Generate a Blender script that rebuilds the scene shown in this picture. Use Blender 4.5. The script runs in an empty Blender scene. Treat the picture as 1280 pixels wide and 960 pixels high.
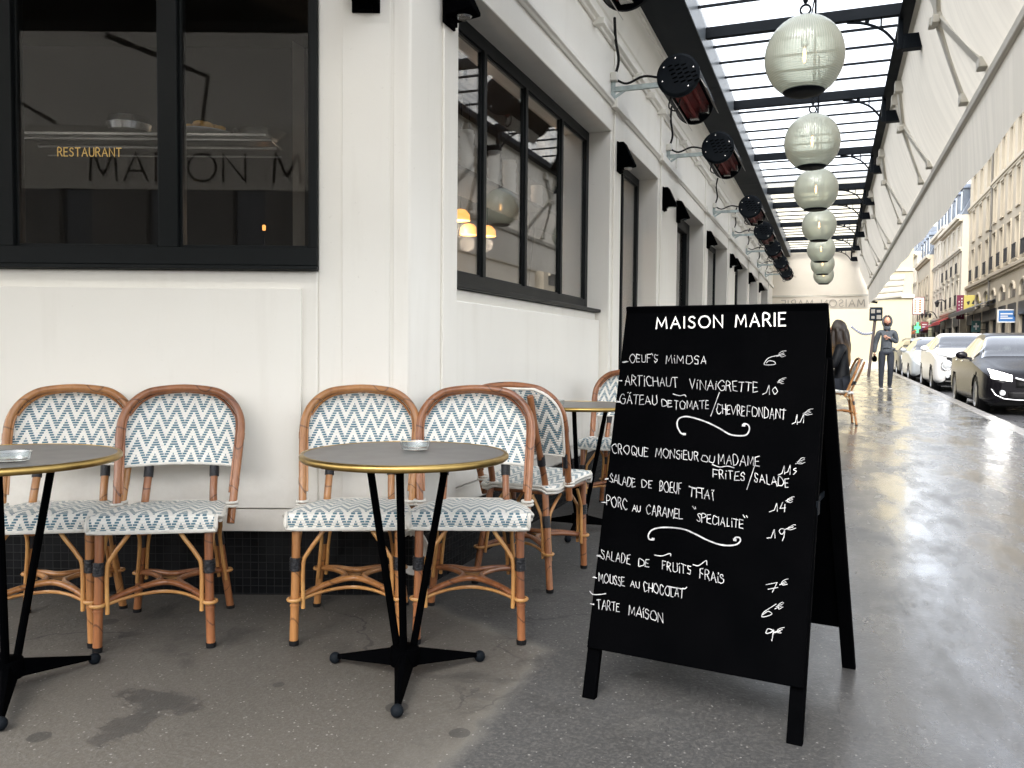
import bpy, bmesh, math, random
from mathutils import Vector, Matrix
random.seed(7)
C = bpy.context.scene
col = C.collection
R_ = math.radians
PI = math.pi
# ---------------------------------------------------------------- camera, sky, sun, exposure
F_PX, CAM_H = 1040.0, 1.06
PITCH, ROLL, TH = R_(2.31), R_(0.5), R_(20.9)
sT, cT = math.sin(TH), math.cos(TH)
cam_d = bpy.data.cameras.new('camera'); cam = bpy.data.objects.new('camera', cam_d); col.objects.link(cam)
cam_d.sensor_width = 36; cam_d.lens = F_PX / 1280 * 36
cam_d.clip_start = 0.05; cam_d.clip_end = 2000
CAM_M = Matrix.Translation((0, 0, CAM_H)) @ Matrix.Rotation(PI/2 - PITCH, 4, 'X') @ Matrix.Rotation(ROLL, 4, 'Z')
cam.matrix_world = CAM_M
C.camera = cam
w = bpy.data.worlds.new('World'); C.world = w; w.use_nodes = True
nt = w.node_tree; nt.nodes.clear()
sky = nt.nodes.new('ShaderNodeTexSky'); sky.sky_type = 'NISHITA'; sky.sun_disc = False
SUN_EL, SUN_AZ = R_(46), R_(206)
sky.sun_elevation = SUN_EL; sky.sun_rotation = SUN_AZ
sky.air_density = 1.0; sky.dust_density = 3.0; sky.ozone_density = 1.0
hs = nt.nodes.new('ShaderNodeHueSaturation'); hs.inputs['Saturation'].default_value = 0.30
bg = nt.nodes.new('ShaderNodeBackground'); bg.inputs['Strength'].default_value = 0.15
wo = nt.nodes.new('ShaderNodeOutputWorld')
nt.links.new(sky.outputs[0], hs.inputs['Color']); nt.links.new(hs.outputs[0], bg.inputs[0]); nt.links.new(bg.outputs[0], wo.inputs[0])
sun_d = bpy.data.lights.new('sun', 'SUN'); sun_d.energy = 0.5; sun_d.angle = R_(25); sun_d.color = (1, .95, .87)
sun = bpy.data.objects.new('sun', sun_d); col.objects.link(sun)
sdir = Vector((math.sin(SUN_AZ)*math.cos(SUN_EL), math.cos(SUN_AZ)*math.cos(SUN_EL), math.sin(SUN_EL)))
sun.rotation_euler = sdir.to_track_quat('Z', 'Y').to_euler()
C.view_settings.view_transform = 'Standard'; C.view_settings.look = 'None'
C.view_settings.exposure = 2.1; C.view_settings.gamma = 1.0
C.cycles.max_bounces = 8; C.cycles.transparent_max_bounces = 16
C.cycles.use_denoising = True
C.cycles.caustics_reflective = False; C.cycles.caustics_refractive = False
C.cycles.sample_clamp_indirect = 6

# ---------------------------------------------------------------- geometry helpers
def S(t, a, z=0.0): return Vector((t*sT + a*cT, t*cT - a*sT, z))
def gz(t): return 0.010*(t - 3.0)
def G(t, a, dz=0.0): return S(t, a, gz(t) + dz)
Rv = Vector((cT, -sT, 0)); Dv = Vector((sT, cT, 0)); CO = Vector((0, 0, CAM_H))
def ray(px, py):
    d = CAM_M.to_3x3() @ Vector(((px-640)/F_PX, -(py-480)/F_PX, -1.0)); return d
def on_y(px, py, Y): d = ray(px, py); return CO + d*(Y/d.y)
def on_z(px, py, z): d = ray(px, py); return CO + d*((z-CAM_H)/d.z)
def on_a(px, py, a): d = ray(px, py); return CO + d*(a/d.dot(Rv))
def on_t(px, py, t): d = ray(px, py); return CO + d*(t/d.dot(Dv))
def sta(p): return p.dot(Dv), p.dot(Rv), p.z

def catmull(pts, n, closed=False):
    pts = [Vector(p) for p in pts]; out = []
    m = len(pts); segs = m if closed else m-1
    for i in range(segs):
        p0 = pts[(i-1) % m] if (closed or i > 0) else pts[0]*2 - pts[1]
        p1 = pts[i]; p2 = pts[(i+1) % m]
        p3 = pts[(i+2) % m] if (closed or i < m-2) else pts[-1]*2 - pts[-2]
        for k in range(n):
            u = k/n
            out.append(0.5*((2*p1) + (p2-p0)*u + (2*p0-5*p1+4*p2-p3)*u*u + (3*p1-p0-3*p2+p3)*u**3))
    if not closed: out.append(pts[-1].copy())
    return out

class MB:
    def __init__(s): s.v = []; s.f = []; s.uv = {}; s.mi = {}
    def add(s, vs, fs, mi=0):
        o = len(s.v); s.v += [Vector(p) for p in vs]
        for f in fs:
            if mi: s.mi[len(s.f)] = mi
            s.f.append([i+o for i in f])
        return o
    def box(s, x0, x1, y0, y1, z0, z1, mi=0):
        s.add([(x0,y0,z0),(x1,y0,z0),(x1,y1,z0),(x0,y1,z0),(x0,y0,z1),(x1,y0,z1),(x1,y1,z1),(x0,y1,z1)],
              [(0,3,2,1),(4,5,6,7),(0,1,5,4),(1,2,6,5),(2,3,7,6),(3,0,4,7)], mi); return s
    def hexa(s, p, mi=0):
        s.add(p, [(0,3,2,1),(4,5,6,7),(0,1,5,4),(1,2,6,5),(2,3,7,6),(3,0,4,7)], mi); return s
    def bar(s, p, q, wx, wy, up=(0,0,1), mi=0):
        p = Vector(p); q = Vector(q); d = (q-p).normalized(); up = Vector(up)
        x = d.cross(up)
        if x.length < 1e-4: x = d.cross(Vector((0,1,0)))
        x.normalize(); y = x.cross(d).normalized(); x *= wx/2; y *= wy/2
        return s.hexa([p-x-y, p+x-y, p+x+y, p-x+y, q-x-y, q+x-y, q+x+y, q-x+y], mi)
    def tube(s, pts, r, seg=8, closed=False, mi=0):
        pts = [Vector(p) for p in pts]; n = len(pts)
        rr = r if isinstance(r, (list, tuple)) else [r]*n
        tang = []
        for i in range(n):
            a = pts[(i-1) % n] if (closed or i > 0) else pts[i]
            b = pts[(i+1) % n] if (closed or i < n-1) else pts[i]
            tang.append((b-a).normalized())
        t0 = tang[0]; ref = Vector((0,0,1)) if abs(t0.z) < .9 else Vector((1,0,0))
        nx = t0.cross(ref).normalized(); vs = []; 
        for i in range(n):
            t = tang[i]; nx = (nx - t*nx.dot(t)).normalized(); ny = t.cross(nx)
            for k in range(seg):
                an = 2*PI*k/seg; vs.append(pts[i] + (nx*math.cos(an) + ny*math.sin(an))*rr[i])
        fs = []
        for i in range(n if closed else n-1):
            j = (i+1) % n
            for k in range(seg):
                l = (k+1) % seg; fs.append((i*seg+k, i*seg+l, j*seg+l, j*seg+k))
        if not closed:
            fs.append(tuple(range(seg-1, -1, -1))); fs.append(tuple((n-1)*seg+k for k in range(seg)))
        s.add(vs, fs, mi); return s
    def lathe(s, prof, seg=24, c=(0,0,0), mi=0, axis='Z', arc=None):
        vs = []; n = len(prof); c = Vector(c)
        a0, a1 = arc if arc else (0, 2*PI); full = arc is None
        m = seg if full else seg+1
        for k in range(m):
            an = a0 + (a1-a0)*k/seg; ca, sa = math.cos(an), math.sin(an)
            for r, h in prof:
                if axis == 'Z': vs.append(c + Vector((r*ca, r*sa, h)))
                elif axis == 'Y': vs.append(c + Vector((r*ca, h, r*sa)))
                else: vs.append(c + Vector((h, r*ca, r*sa)))
        fs = []
        for k in range(seg):
            l = (k+1) % m
            for i in range(n-1): fs.append((k*n+i, l*n+i, l*n+i+1, k*n+i+1))
        if full:
            if prof[0][0] > 1e-5: fs.append(tuple(k*n for k in range(seg-1,-1,-1)))
            if prof[-1][0] > 1e-5: fs.append(tuple(k*n+n-1 for k in range(seg)))
        s.add(vs, fs, mi); return s
    def sphere(s, c, r, seg=16, rings=10, sc=(1,1,1), mi=0):
        c = Vector(c); vs = []; fs = []
        for i in range(rings+1):
            th = PI*i/rings
            for k in range(seg):
                ph = 2*PI*k/seg
                vs.append(c + Vector((r*sc[0]*math.sin(th)*math.cos(ph), r*sc[1]*math.sin(th)*math.sin(ph), r*sc[2]*math.cos(th))))
        for i in range(rings):
            for k in range(seg):
                l = (k+1) % seg; fs.append((i*seg+k, (i+1)*seg+k, (i+1)*seg+l, i*seg+l))
        s.add(vs, fs, mi); return s
    def prism(s, poly, z0, z1, mi=0):       # poly of (x,y), vertical extrude
        n = len(poly)
        s.add([(x,y,z0) for x,y in poly]+[(x,y,z1) for x,y in poly],
              [tuple(range(n-1,-1,-1)), tuple(range(n,2*n))]+[(i,(i+1)%n,n+(i+1)%n,n+i) for i in range(n)], mi); return s
    def ext(s, poly, axis_o, ex, ey, depth, mi=0):   # polygon in a plane extruded along depth vector
        o = Vector(axis_o); ex = Vector(ex); ey = Vector(ey); d = Vector(depth); n = len(poly)
        b = [o+ex*x+ey*y for x,y in poly]
        s.add(b+[p+d for p in b], [tuple(range(n-1,-1,-1)), tuple(range(n,2*n))]+[(i,(i+1)%n,n+(i+1)%n,n+i) for i in range(n)], mi); return s
    def grid(s, fn, nu, nv, uvfn=None, mi=0):
        o = len(s.v)
        for j in range(nv+1):
            for i in range(nu+1): s.v.append(Vector(fn(i/nu, j/nv)))
        for j in range(nv):
            for i in range(nu):
                idx = [(i,j),(i+1,j),(i+1,j+1),(i,j+1)]
                if uvfn: s.uv[len(s.f)] = [uvfn(a/nu, b/nv) for a,b in idx]
                if mi: s.mi[len(s.f)] = mi
                s.f.append([o+b*(nu+1)+a for a,b in idx])
        return s
    def build(s, name, m, parent=None, smooth=35, bevel=0, frame=None, bseg=2, recalc=True, solid=0):
        me = bpy.data.meshes.new(name); me.from_pydata([tuple(v) for v in s.v], [], s.f)
        mats = m if isinstance(m, (list, tuple)) else [m]
        for x in mats: me.materials.append(x)
        if s.uv:
            ul = me.uv_layers.new(name='UVMap')
            for fi, uvs in s.uv.items():
                p = me.polygons[fi]
                for li, uv in zip(p.loop_indices, uvs): ul.data[li].uv = uv
        for fi, mi in s.mi.items(): me.polygons[fi].material_index = mi
        if recalc:
            bm = bmesh.new(); bm.from_mesh(me); bmesh.ops.recalc_face_normals(bm, faces=bm.faces[:]); bm.to_mesh(me); bm.free()
        if smooth:
            me.shade_smooth()
            try: me.set_sharp_from_angle(angle=R_(smooth))
            except Exception: pass
        ob = bpy.data.objects.new(name, me); col.objects.link(ob)
        place(ob, parent, frame)
        if solid:
            md = ob.modifiers.new('solid', 'SOLIDIFY'); md.thickness = solid; md.offset = 0
        if bevel:
            md = ob.modifiers.new('bevel', 'BEVEL'); md.width = bevel; md.segments = bseg; md.limit_method = 'ANGLE'; md.angle_limit = R_(40)
        return ob
RS = Matrix.Rotation(-TH, 4, 'Z')
def place(ob, parent, frame):
    if parent is not None:
        ob.parent = parent
        if frame: ob.matrix_parent_inverse = (Matrix.Translation(parent.location) @ parent.rotation_euler.to_matrix().to_4x4()).inverted()
    if frame == 'street': ob.rotation_euler = (0, 0, -TH)
def tag(o, label=None, cat=None, group=None, kind=None):
    if label: o['label'] = label
    if cat: o['category'] = cat
    if group: o['group'] = group
    if kind: o['kind'] = kind
    return o
def thing(name, loc, rz, label, cat, group=None):
    o = bpy.data.objects.new(name, None); col.objects.link(o); o.empty_display_size = .1
    o.location = loc; o.rotation_euler = (0, 0, rz)
    return tag(o, label, cat, group)
def children(o): return [x for x in col.objects if x.parent == o]
def copy_tree(o, loc=None, rz=None, label=None, parent=None):
    c = o.copy(); col.objects.link(c)
    if parent is not None: c.parent = parent
    if loc is not None: c.location = loc
    if rz is not None: c.rotation_euler = (0, 0, rz)
    if label: c['label'] = label
    for ch in children(o): copy_tree(ch, parent=c)
    return c

# ---------------------------------------------------------------- materials
def nodes_of(name):
    m = bpy.data.materials.new(name); m.use_nodes = True; n = m.node_tree.nodes; n.clear()
    out = n.new('ShaderNodeOutputMaterial'); return m, n, m.node_tree.links, out
def setin(nd, **kw):
    for k, v in kw.items(): nd.inputs[k.replace('_', ' ')].default_value = v
def math_(n, l, op, a, b=None, c=None, clamp=False):
    x = n.new('ShaderNodeMath'); x.operation = op; x.use_clamp = clamp
    for i, v in enumerate((a, b, c)):
        if v is None: continue
        if isinstance(v, (int, float)): x.inputs[i].default_value = v
        else: l.new(v, x.inputs[i])
    return x.outputs[0]
def mixc(n, l, fac, a, b):
    x = n.new('ShaderNodeMix'); x.data_type = 'RGBA'
    for sock, v in ((x.inputs[0], fac), (x.inputs[6], a), (x.inputs[7], b)):
        if isinstance(v, (int, float)): sock.default_value = v
        elif isinstance(v, (tuple, list)): sock.default_value = (*v[:3], 1)
        else: l.new(v, sock)
    return x.outputs[2]
def noise(n, l, scale, detail=4, vec=None, rough=.55, dist=0):
    x = n.new('ShaderNodeTexNoise'); setin(x, Scale=scale, Detail=detail, Roughness=rough, Distortion=dist)
    if vec is not None: l.new(vec, x.inputs['Vector'])
    return x.outputs[0]
def ramp(n, l, fac, lo, hi):
    x = n.new('ShaderNodeMapRange'); x.clamp = True; l.new(fac, x.inputs[0])
    x.inputs[1].default_value = lo; x.inputs[2].default_value = hi; return x.outputs[0]
def objco(n, l, scale=None):
    tc = n.new('ShaderNodeTexCoord'); o = tc.outputs['Object']
    if scale:
        mp = n.new('ShaderNodeMapping'); mp.inputs['Scale'].default_value = scale; l.new(o, mp.inputs[0]); o = mp.outputs[0]
    return o
def pm(name, c, rough=.5, metal=0, c2=None, vs=4, stretch=None, bump=0, bs=60, rvar=0, coat=0, spec=.5, dirt=0):
    m, n, l, out = nodes_of(name)
    b = n.new('ShaderNodeBsdfPrincipled'); l.new(b.outputs[0], out.inputs[0])
    setin(b, Base_Color=(*c, 1), Roughness=rough, Metallic=metal, Coat_Weight=coat)
    b.inputs['Specular IOR Level'].default_value = spec
    v = objco(n, l, stretch)
    if c2:
        f = ramp(n, l, noise(n, l, vs, 5, v), .35, .65)
        cc = mixc(n, l, f, c, c2)
        l.new(cc, b.inputs['Base Color'])
    if rvar:
        f = noise(n, l, vs*2.3, 4, v); x = math_(n, l, 'MULTIPLY_ADD', f, rvar*2, rough-rvar, True); l.new(x, b.inputs['Roughness'])
    if bump:
        bp = n.new('ShaderNodeBump'); bp.inputs['Strength'].default_value = bump; bp.inputs['Distance'].default_value = .01
        l.new(noise(n, l, bs, 3, v), bp.inputs['Height']); l.new(bp.outputs[0], b.inputs['Normal'])
    return m
M = {}
def cream_m():
    m, n, l, out = nodes_of('cream_paint'); b = n.new('ShaderNodeBsdfPrincipled'); l.new(b.outputs[0], out.inputs[0])
    co = objco(n, l); c = mixc(n, l, ramp(n, l, noise(n, l, 1.3, 5, co), .35, .65), (.85,.825,.755), (.82,.79,.72))
    c = mixc(n, l, math_(n, l, 'MULTIPLY', ramp(n, l, noise(n, l, 7, 5, objco(n, l, (1,1,.10)), .6), .52, .75), .30), c, (.66,.62,.54))
    c = mixc(n, l, math_(n, l, 'MULTIPLY', ramp(n, l, noise(n, l, 38, 4, co, .7), .66, .74), .30), c, (.50,.46,.39))
    sp = n.new('ShaderNodeSeparateXYZ'); l.new(co, sp.inputs[0])
    spl = math_(n, l, 'MULTIPLY', ramp(n, l, math_(n, l, 'MULTIPLY_ADD', noise(n, l, 18, 5, co, .7), .5, sp.outputs[2]), .78, .50), .28)
    c = mixc(n, l, spl, c, (.52,.47,.39))
    l.new(c, b.inputs['Base Color']); l.new(math_(n, l, 'MULTIPLY_ADD', noise(n, l, 3, 4, co), .2, .30), b.inputs['Roughness'])
    bp = n.new('ShaderNodeBump'); bp.inputs['Strength'].default_value = .07; bp.inputs['Distance'].default_value = .01; l.new(noise(n, l, 14, 4, co), bp.inputs['Height']); l.new(bp.outputs[0], b.inputs['Normal']); return m
M['cream'] = cream_m()
M['cream_soft'] = pm('cream_canvas_frame', (.56,.53,.46), .6, c2=(.51,.48,.41), vs=2)
M['dark_frame'] = pm('anthracite_lacquer', (.0075,.009,.0095), .45, c2=(.0095,.011,.0115), vs=2, rvar=.06, spec=.12)
M['black'] = pm('black_paint', (.0005,.0006,.0008), .65, c2=(.0009,.00095,.0012), vs=6, rvar=.06, spec=.006)
M['iron'] = pm('blue_black_iron', (.0055,.0072,.0095), .5, c2=(.0085,.0105,.013), vs=3, rvar=.1, spec=.03)
M['soffit'] = pm('slate_grey_panel', (.008,.011,.015), .5, c2=(.010,.013,.017), vs=1, rvar=.08, spec=.05)
M['soffit_edge'] = pm('light_slate_panel', (.10,.115,.13), .35, c2=(.12,.135,.15), vs=1)
M['galv'] = pm('galvanised_steel', (.45,.52,.52), .4, .8, c2=(.33,.38,.38), vs=20)
M['steel'] = pm('brushed_steel', (.62,.62,.60), .25, 1, c2=(.5,.5,.48), vs=9)
M['brass'] = pm('brass_edge', (.46,.32,.11), .36, 1, c2=(.34,.22,.07), vs=14, rvar=.1)
M['ttop'] = pm('dark_stone_tabletop', (.105,.10,.096), .34, c2=(.118,.112,.107), vs=6, rvar=.05)
def rattan_m(name, c1, c2):
    m, n, l, out = nodes_of(name); b = n.new('ShaderNodeBsdfPrincipled'); l.new(b.outputs[0], out.inputs[0]); setin(b, Roughness=.34, Coat_Weight=.3, Coat_Roughness=.2)
    co = objco(n, l); sp = n.new('ShaderNodeSeparateXYZ'); l.new(co, sp.inputs[0])
    c = mixc(n, l, ramp(n, l, noise(n, l, 5, 6, objco(n, l, (1,1,.4)), .65), .32, .68), c1, c2)
    c = mixc(n, l, math_(n, l, 'MULTIPLY', ramp(n, l, noise(n, l, 60, 3, objco(n, l, (1,1,.08))), .5, .7), .35), c, tuple(x*.45 for x in c2))
    rg = math_(n, l, 'FRACT', math_(n, l, 'ADD', math_(n, l, 'MULTIPLY', sp.outputs[2], 6.3), math_(n, l, 'MULTIPLY', noise(n, l, 1.6, 1, objco(n, l, (3,3,.3))), 4.0)))
    nd = math_(n, l, 'LESS_THAN', math_(n, l, 'ABSOLUTE', math_(n, l, 'SUBTRACT', rg, .5)), .022)
    c = mixc(n, l, math_(n, l, 'MULTIPLY', nd, .7), c, tuple(x*.35 for x in c2)); l.new(c, b.inputs['Base Color'])
    bp = n.new('ShaderNodeBump'); bp.inputs['Strength'].default_value = .35; bp.inputs['Distance'].default_value = .004
    l.new(math_(n, l, 'ADD', nd, math_(n, l, 'MULTIPLY', noise(n, l, 90, 3, objco(n, l, (1,1,.1))), .5)), bp.inputs['Height']); l.new(bp.outputs[0], b.inputs['Normal']); return m
M['rattan'] = rattan_m('honey_rattan', (.47,.225,.075), (.27,.105,.030)); M['rattan_red'] = rattan_m('chestnut_rattan', (.37,.150,.054), (.17,.055,.021))
M['cane'] = pm('pale_cane', (.50,.265,.085), .4, c2=(.38,.17,.05), vs=12, rvar=.1, coat=.2)
M['wrap'] = pm('black_binding', (.004,.0045,.007), .4, bump=.5, bs=160)
M['piping'] = pm('white_piping', (.74,.72,.66), .55, c2=(.66,.63,.56), vs=30, bump=.4, bs=220)
M['rubber'] = pm('black_rubber', (.005,.005,.0055), .6, spec=.25)
M['whitecup'] = pm('white_china', (.8,.79,.76), .2)
M['shelf_iron'] = pm('grey_arm_metal', (.16,.155,.14), .5)
M['jacket'] = pm('black_leather', (.004,.0045,.006), .5, c2=(.009,.010,.012), vs=9, rvar=.1, spec=.15)
M['skin'] = pm('skin', (.52,.28,.19), .5, c2=(.46,.23,.15), vs=14)
M['hoodie'] = pm('grey_marl_jersey', (.070,.080,.090), .9, c2=(.045,.052,.060), vs=30, bump=.3, bs=60)
M['jeans'] = pm('dark_denim', (.008,.011,.018), .85, c2=(.016,.020,.030), vs=8, bump=.3, bs=120)
M['hair'] = pm('brown_hair', (.035,.018,.010), .45, c2=(.06,.03,.016), vs=40, stretch=(8,8,1))
M['stone'] = pm('warm_limestone', (.55,.485,.375), .8, c2=(.48,.42,.32), vs=.35, bump=.1, bs=6)
M['stone2'] = pm('pale_limestone', (.65,.60,.50), .8, c2=(.58,.53,.43), vs=.35)
M['stone3'] = pm('grey_limestone', (.63,.58,.49), .8, c2=(.55,.50,.42), vs=.35)
M['yellow_wall'] = pm('pale_yellow_render', (.50,.445,.30), .85, c2=(.46,.405,.27), vs=.5)
M['slate'] = pm('blue_slate', (.16,.19,.23), .5, c2=(.12,.14,.18), vs=2)
M['shop_dark'] = pm('dark_shopfront', (.03,.03,.032), .4)
M['sash'] = pm('white_sash', (.5,.48,.43), .6)
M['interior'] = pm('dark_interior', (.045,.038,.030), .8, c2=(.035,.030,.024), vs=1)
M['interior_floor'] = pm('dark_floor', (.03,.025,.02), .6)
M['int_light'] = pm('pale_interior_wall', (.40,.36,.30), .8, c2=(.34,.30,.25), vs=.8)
M['gold'] = pm('gold_leaf', (.62,.42,.14), .35, .6)
M['chalk'] = pm('white_marker', (.50,.50,.50), .7, c2=(.22,.22,.23), vs=45)
M['title_white'] = pm('white_sign_paint', (.78,.77,.73), .5)
M['letter_dark'] = pm('dark_printed_lettering', (.03,.03,.03), .7)
M['letter_grey'] = pm('faded_grey_lettering', (.36,.33,.28), .8)
M['food'] = pm('golden_pastry', (.7,.42,.10), .5, c2=(.5,.26,.05), vs=30, bump=.5, bs=40)
M['plastic_white'] = pm('white_plastic_cable', (.7,.68,.62), .4)
def emit(name, c, s, base=(.8,.8,.8)):
    m, n, l, out = nodes_of(name); b = n.new('ShaderNodeBsdfPrincipled'); l.new(b.outputs[0], out.inputs[0])
    setin(b, Base_Color=(*base,1), Emission_Color=(*c,1), Emission_Strength=s); return m
M['filament'] = emit('bulb_filament', (1,.48,.16), 3.0)
M['lamp_glow'] = emit('amber_lampshade', (1,.42,.10), .55, (.8,.4,.1))
M['headlamp_on'] = emit('lit_headlamp', (1,.97,.9), 7)
M['cross_green'] = emit('green_cross_light', (.05,.7,.15), 1.0, (.05,.4,.1))
def glassmat(name, tint=.75, boost=1.6, tcol=(1,1,1), rough=0.0, ior=1.5):
    m, n, l, out = nodes_of(name)
    t = n.new('ShaderNodeBsdfTransparent'); t.inputs[0].default_value = (tint*tcol[0], tint*tcol[1], tint*tcol[2], 1)
    g = n.new('ShaderNodeBsdfGlossy'); g.inputs['Roughness'].default_value = rough
    ge = n.new('ShaderNodeNewGeometry'); vd = n.new('ShaderNodeVectorMath'); vd.operation = 'DOT_PRODUCT'; l.new(ge.outputs['Normal'], vd.inputs[0]); l.new(ge.outputs['Incoming'], vd.inputs[1])
    f0 = ((ior-1)/(ior+1))**2; k1 = math_(n, l, 'SUBTRACT', 1.0, math_(n, l, 'ABSOLUTE', vd.outputs['Value']))
    fr_ = math_(n, l, 'MULTIPLY_ADD', math_(n, l, 'POWER', k1, 5.0), 1-f0, f0)
    fac = math_(n, l, 'MULTIPLY', fr_, boost, clamp=True)
    mx = n.new('ShaderNodeMixShader'); l.new(fac, mx.inputs[0]); l.new(t.outputs[0], mx.inputs[1]); l.new(g.outputs[0], mx.inputs[2])
    l.new(mx.outputs[0], out.inputs[0]); return m
M['glass'] = glassmat('window_glass', .92, 1.5)
M['glass_dark'] = glassmat('smoked_window_glass', .80, .8)
M['carglass'] = glassmat('car_glass', .3, 6.0, (.9,1,.97))
M['ashglass'] = glassmat('pressed_glass', .95, 2.6, (.97,1,1), .05)
def sheet(name, c, trans=.4, rough=.8, transp=0.0, c2=None, stripes=False):
    m, n, l, out = nodes_of(name)
    d = n.new('ShaderNodeBsdfDiffuse'); t = n.new('ShaderNodeBsdfTranslucent')
    v = objco(n, l)
    cc = mixc(n, l, ramp(n, l, noise(n, l, 1.5, 4, v), .35, .65), c, c2 or tuple(x*.93 for x in c))
    if stripes:
        vv = objco(n, l, (.6, 9, .6)); cc = mixc(n, l, ramp(n, l, noise(n, l, 1.2, 3, vv), .42, .62), cc, tuple(x*.90 for x in c))
    l.new(cc, d.inputs[0]); l.new(cc, t.inputs[0])
    mx = n.new('ShaderNodeMixShader'); mx.inputs[0].default_value = trans; l.new(d.outputs[0], mx.inputs[1]); l.new(t.outputs[0], mx.inputs[2])
    res = mx.outputs[0]
    if transp:
        tr = n.new('ShaderNodeBsdfTransparent'); m2 = n.new('ShaderNodeMixShader'); m2.inputs[0].default_value = transp
        l.new(res, m2.inputs[1]); l.new(tr.outputs[0], m2.inputs[2]); res = m2.outputs[0]
    l.new(res, out.inputs[0]); return m
M['awning'] = sheet('cream_awning_canvas', (.76,.715,.625), .42, stripes=True)
M['awning_front'] = sheet('front_awning_canvas', (.70,.67,.60), .30)
M['awning_end'] = sheet('cream_end_canvas', (.76,.70,.60), .35)
M['roofglass'] = sheet('ribbed_roof_glass', (.92,.96,.97), .75, transp=.82)

def weave():
    m, n, l, out = nodes_of('blue_white_zigzag_weave')
    b = n.new('ShaderNodeBsdfPrincipled'); l.new(b.outputs[0], out.inputs[0]); setin(b, Roughness=.5)
    uv = n.new('ShaderNodeUVMap'); sp = n.new('ShaderNodeSeparateXYZ'); l.new(uv.outputs[0], sp.inputs[0])
    u, v = sp.outputs[0], sp.outputs[1]
    h = .0095
    row = math_(n, l, 'DIVIDE', v, h); fr = math_(n, l, 'FRACT', row); rq = math_(n, l, 'MULTIPLY', math_(n, l, 'FLOOR', row), h)
    tri = math_(n, l, 'DIVIDE', math_(n, l, 'PINGPONG', u, .034), .034)
    ph = math_(n, l, 'ADD', math_(n, l, 'DIVIDE', rq, .0665), math_(n, l, 'MULTIPLY', tri, 1.12))
    s = math_(n, l, 'FRACT', ph)
    blue = math_(n, l, 'LESS_THAN', s, .50)
    dash = math_(n, l, 'GREATER_THAN', fr, .32)
    fac = math_(n, l, 'MULTIPLY', blue, dash)
    tc = objco(n, l)
    bl = mixc(n, l, noise(n, l, 25, 3, tc), (.045,.125,.175), (.095,.20,.25))
    wh = mixc(n, l, noise(n, l, 9, 3, tc), (.86,.84,.78), (.76,.74,.68))
    # tiny tan canes showing at the turns of the zigzag
    tan = math_(n, l, 'MULTIPLY', math_(n, l, 'LESS_THAN', math_(n, l, 'ABSOLUTE', math_(n, l, 'SUBTRACT', tri, .5)), .0), 1)
    cc = mixc(n, l, fac, wh, bl); l.new(cc, b.inputs['Base Color'])
    bp = n.new('ShaderNodeBump'); bp.inputs['Strength'].default_value = .5; bp.inputs['Distance'].default_value = .004
    cx = math_(n, l, 'SINE', math_(n, l, 'MULTIPLY', u, 900)); 
    hh = math_(n, l, 'ADD', math_(n, l, 'SINE', math_(n, l, 'MULTIPLY', fr, PI)), math_(n, l, 'MULTIPLY', cx, .15))
    l.new(hh, bp.inputs['Height']); l.new(bp.outputs[0], b.inputs['Normal'])
    return m
M['weave'] = weave()

def globe_mat():
    m, n, l, out = nodes_of('prismatic_globe_glass')
    co = objco(n, l); sp = n.new('ShaderNodeSeparateXYZ'); l.new(co, sp.inputs[0])
    ang = math_(n, l, 'ARCTAN2', sp.outputs[1], sp.outputs[0]); vert = math_(n, l, 'SINE', math_(n, l, 'MULTIPLY', ang, 90))
    zf = math_(n, l, 'ARCSINE', math_(n, l, 'DIVIDE', sp.outputs[2], .222), None)
    hor = math_(n, l, 'SINE', math_(n, l, 'MULTIPLY', zf, 120))
    low = ramp(n, l, sp.outputs[2], .03, -.12)
    hh = math_(n, l, 'ADD', math_(n, l, 'MULTIPLY', vert, math_(n, l, 'SUBTRACT', 1.0, low)), math_(n, l, 'MULTIPLY', hor, low))
    bp = n.new('ShaderNodeBump'); bp.inputs['Strength'].default_value = .2; bp.inputs['Distance'].default_value = .003; l.new(hh, bp.inputs['Height'])
    g = n.new('ShaderNodeBsdfGlossy'); g.inputs['Roughness'].default_value = .18; l.new(bp.outputs[0], g.inputs['Normal'])
    d = n.new('ShaderNodeBsdfDiffuse'); t = n.new('ShaderNodeBsdfTranslucent')
    tint = mixc(n, l, ramp(n, l, hh, -1, 1), (.72,.82,.71), (.90,.96,.87))
    l.new(tint, d.inputs[0]); l.new(tint, t.inputs[0]); l.new(bp.outputs[0], d.inputs['Normal']); l.new(bp.outputs[0], t.inputs['Normal'])
    tr = n.new('ShaderNodeBsdfTransparent'); tr.inputs[0].default_value = (.93,.95,.86,1)
    m1 = n.new('ShaderNodeMixShader'); m1.inputs[0].default_value = .6; l.new(d.outputs[0], m1.inputs[1]); l.new(t.outputs[0], m1.inputs[2])
    lw = n.new('ShaderNodeLayerWeight'); lw.inputs[0].default_value = .35
    tf = math_(n, l, 'MULTIPLY_ADD', lw.outputs['Facing'], -.35, .42, True)
    m2 = n.new('ShaderNodeMixShader'); l.new(tf, m2.inputs[0]); l.new(m1.outputs[0], m2.inputs[1]); l.new(tr.outputs[0], m2.inputs[2])
    fr = n.new('ShaderNodeFresnel'); fr.inputs[0].default_value = 1.5; l.new(bp.outputs[0], fr.inputs['Normal'])
    m3 = n.new('ShaderNodeMixShader'); l.new(fr.outputs[0], m3.inputs[0]); l.new(m2.outputs[0], m3.inputs[1]); l.new(g.outputs[0], m3.inputs[2])
    l.new(m3.outputs[0], out.inputs[0]); return m
M['globe'] = globe_mat()

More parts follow.
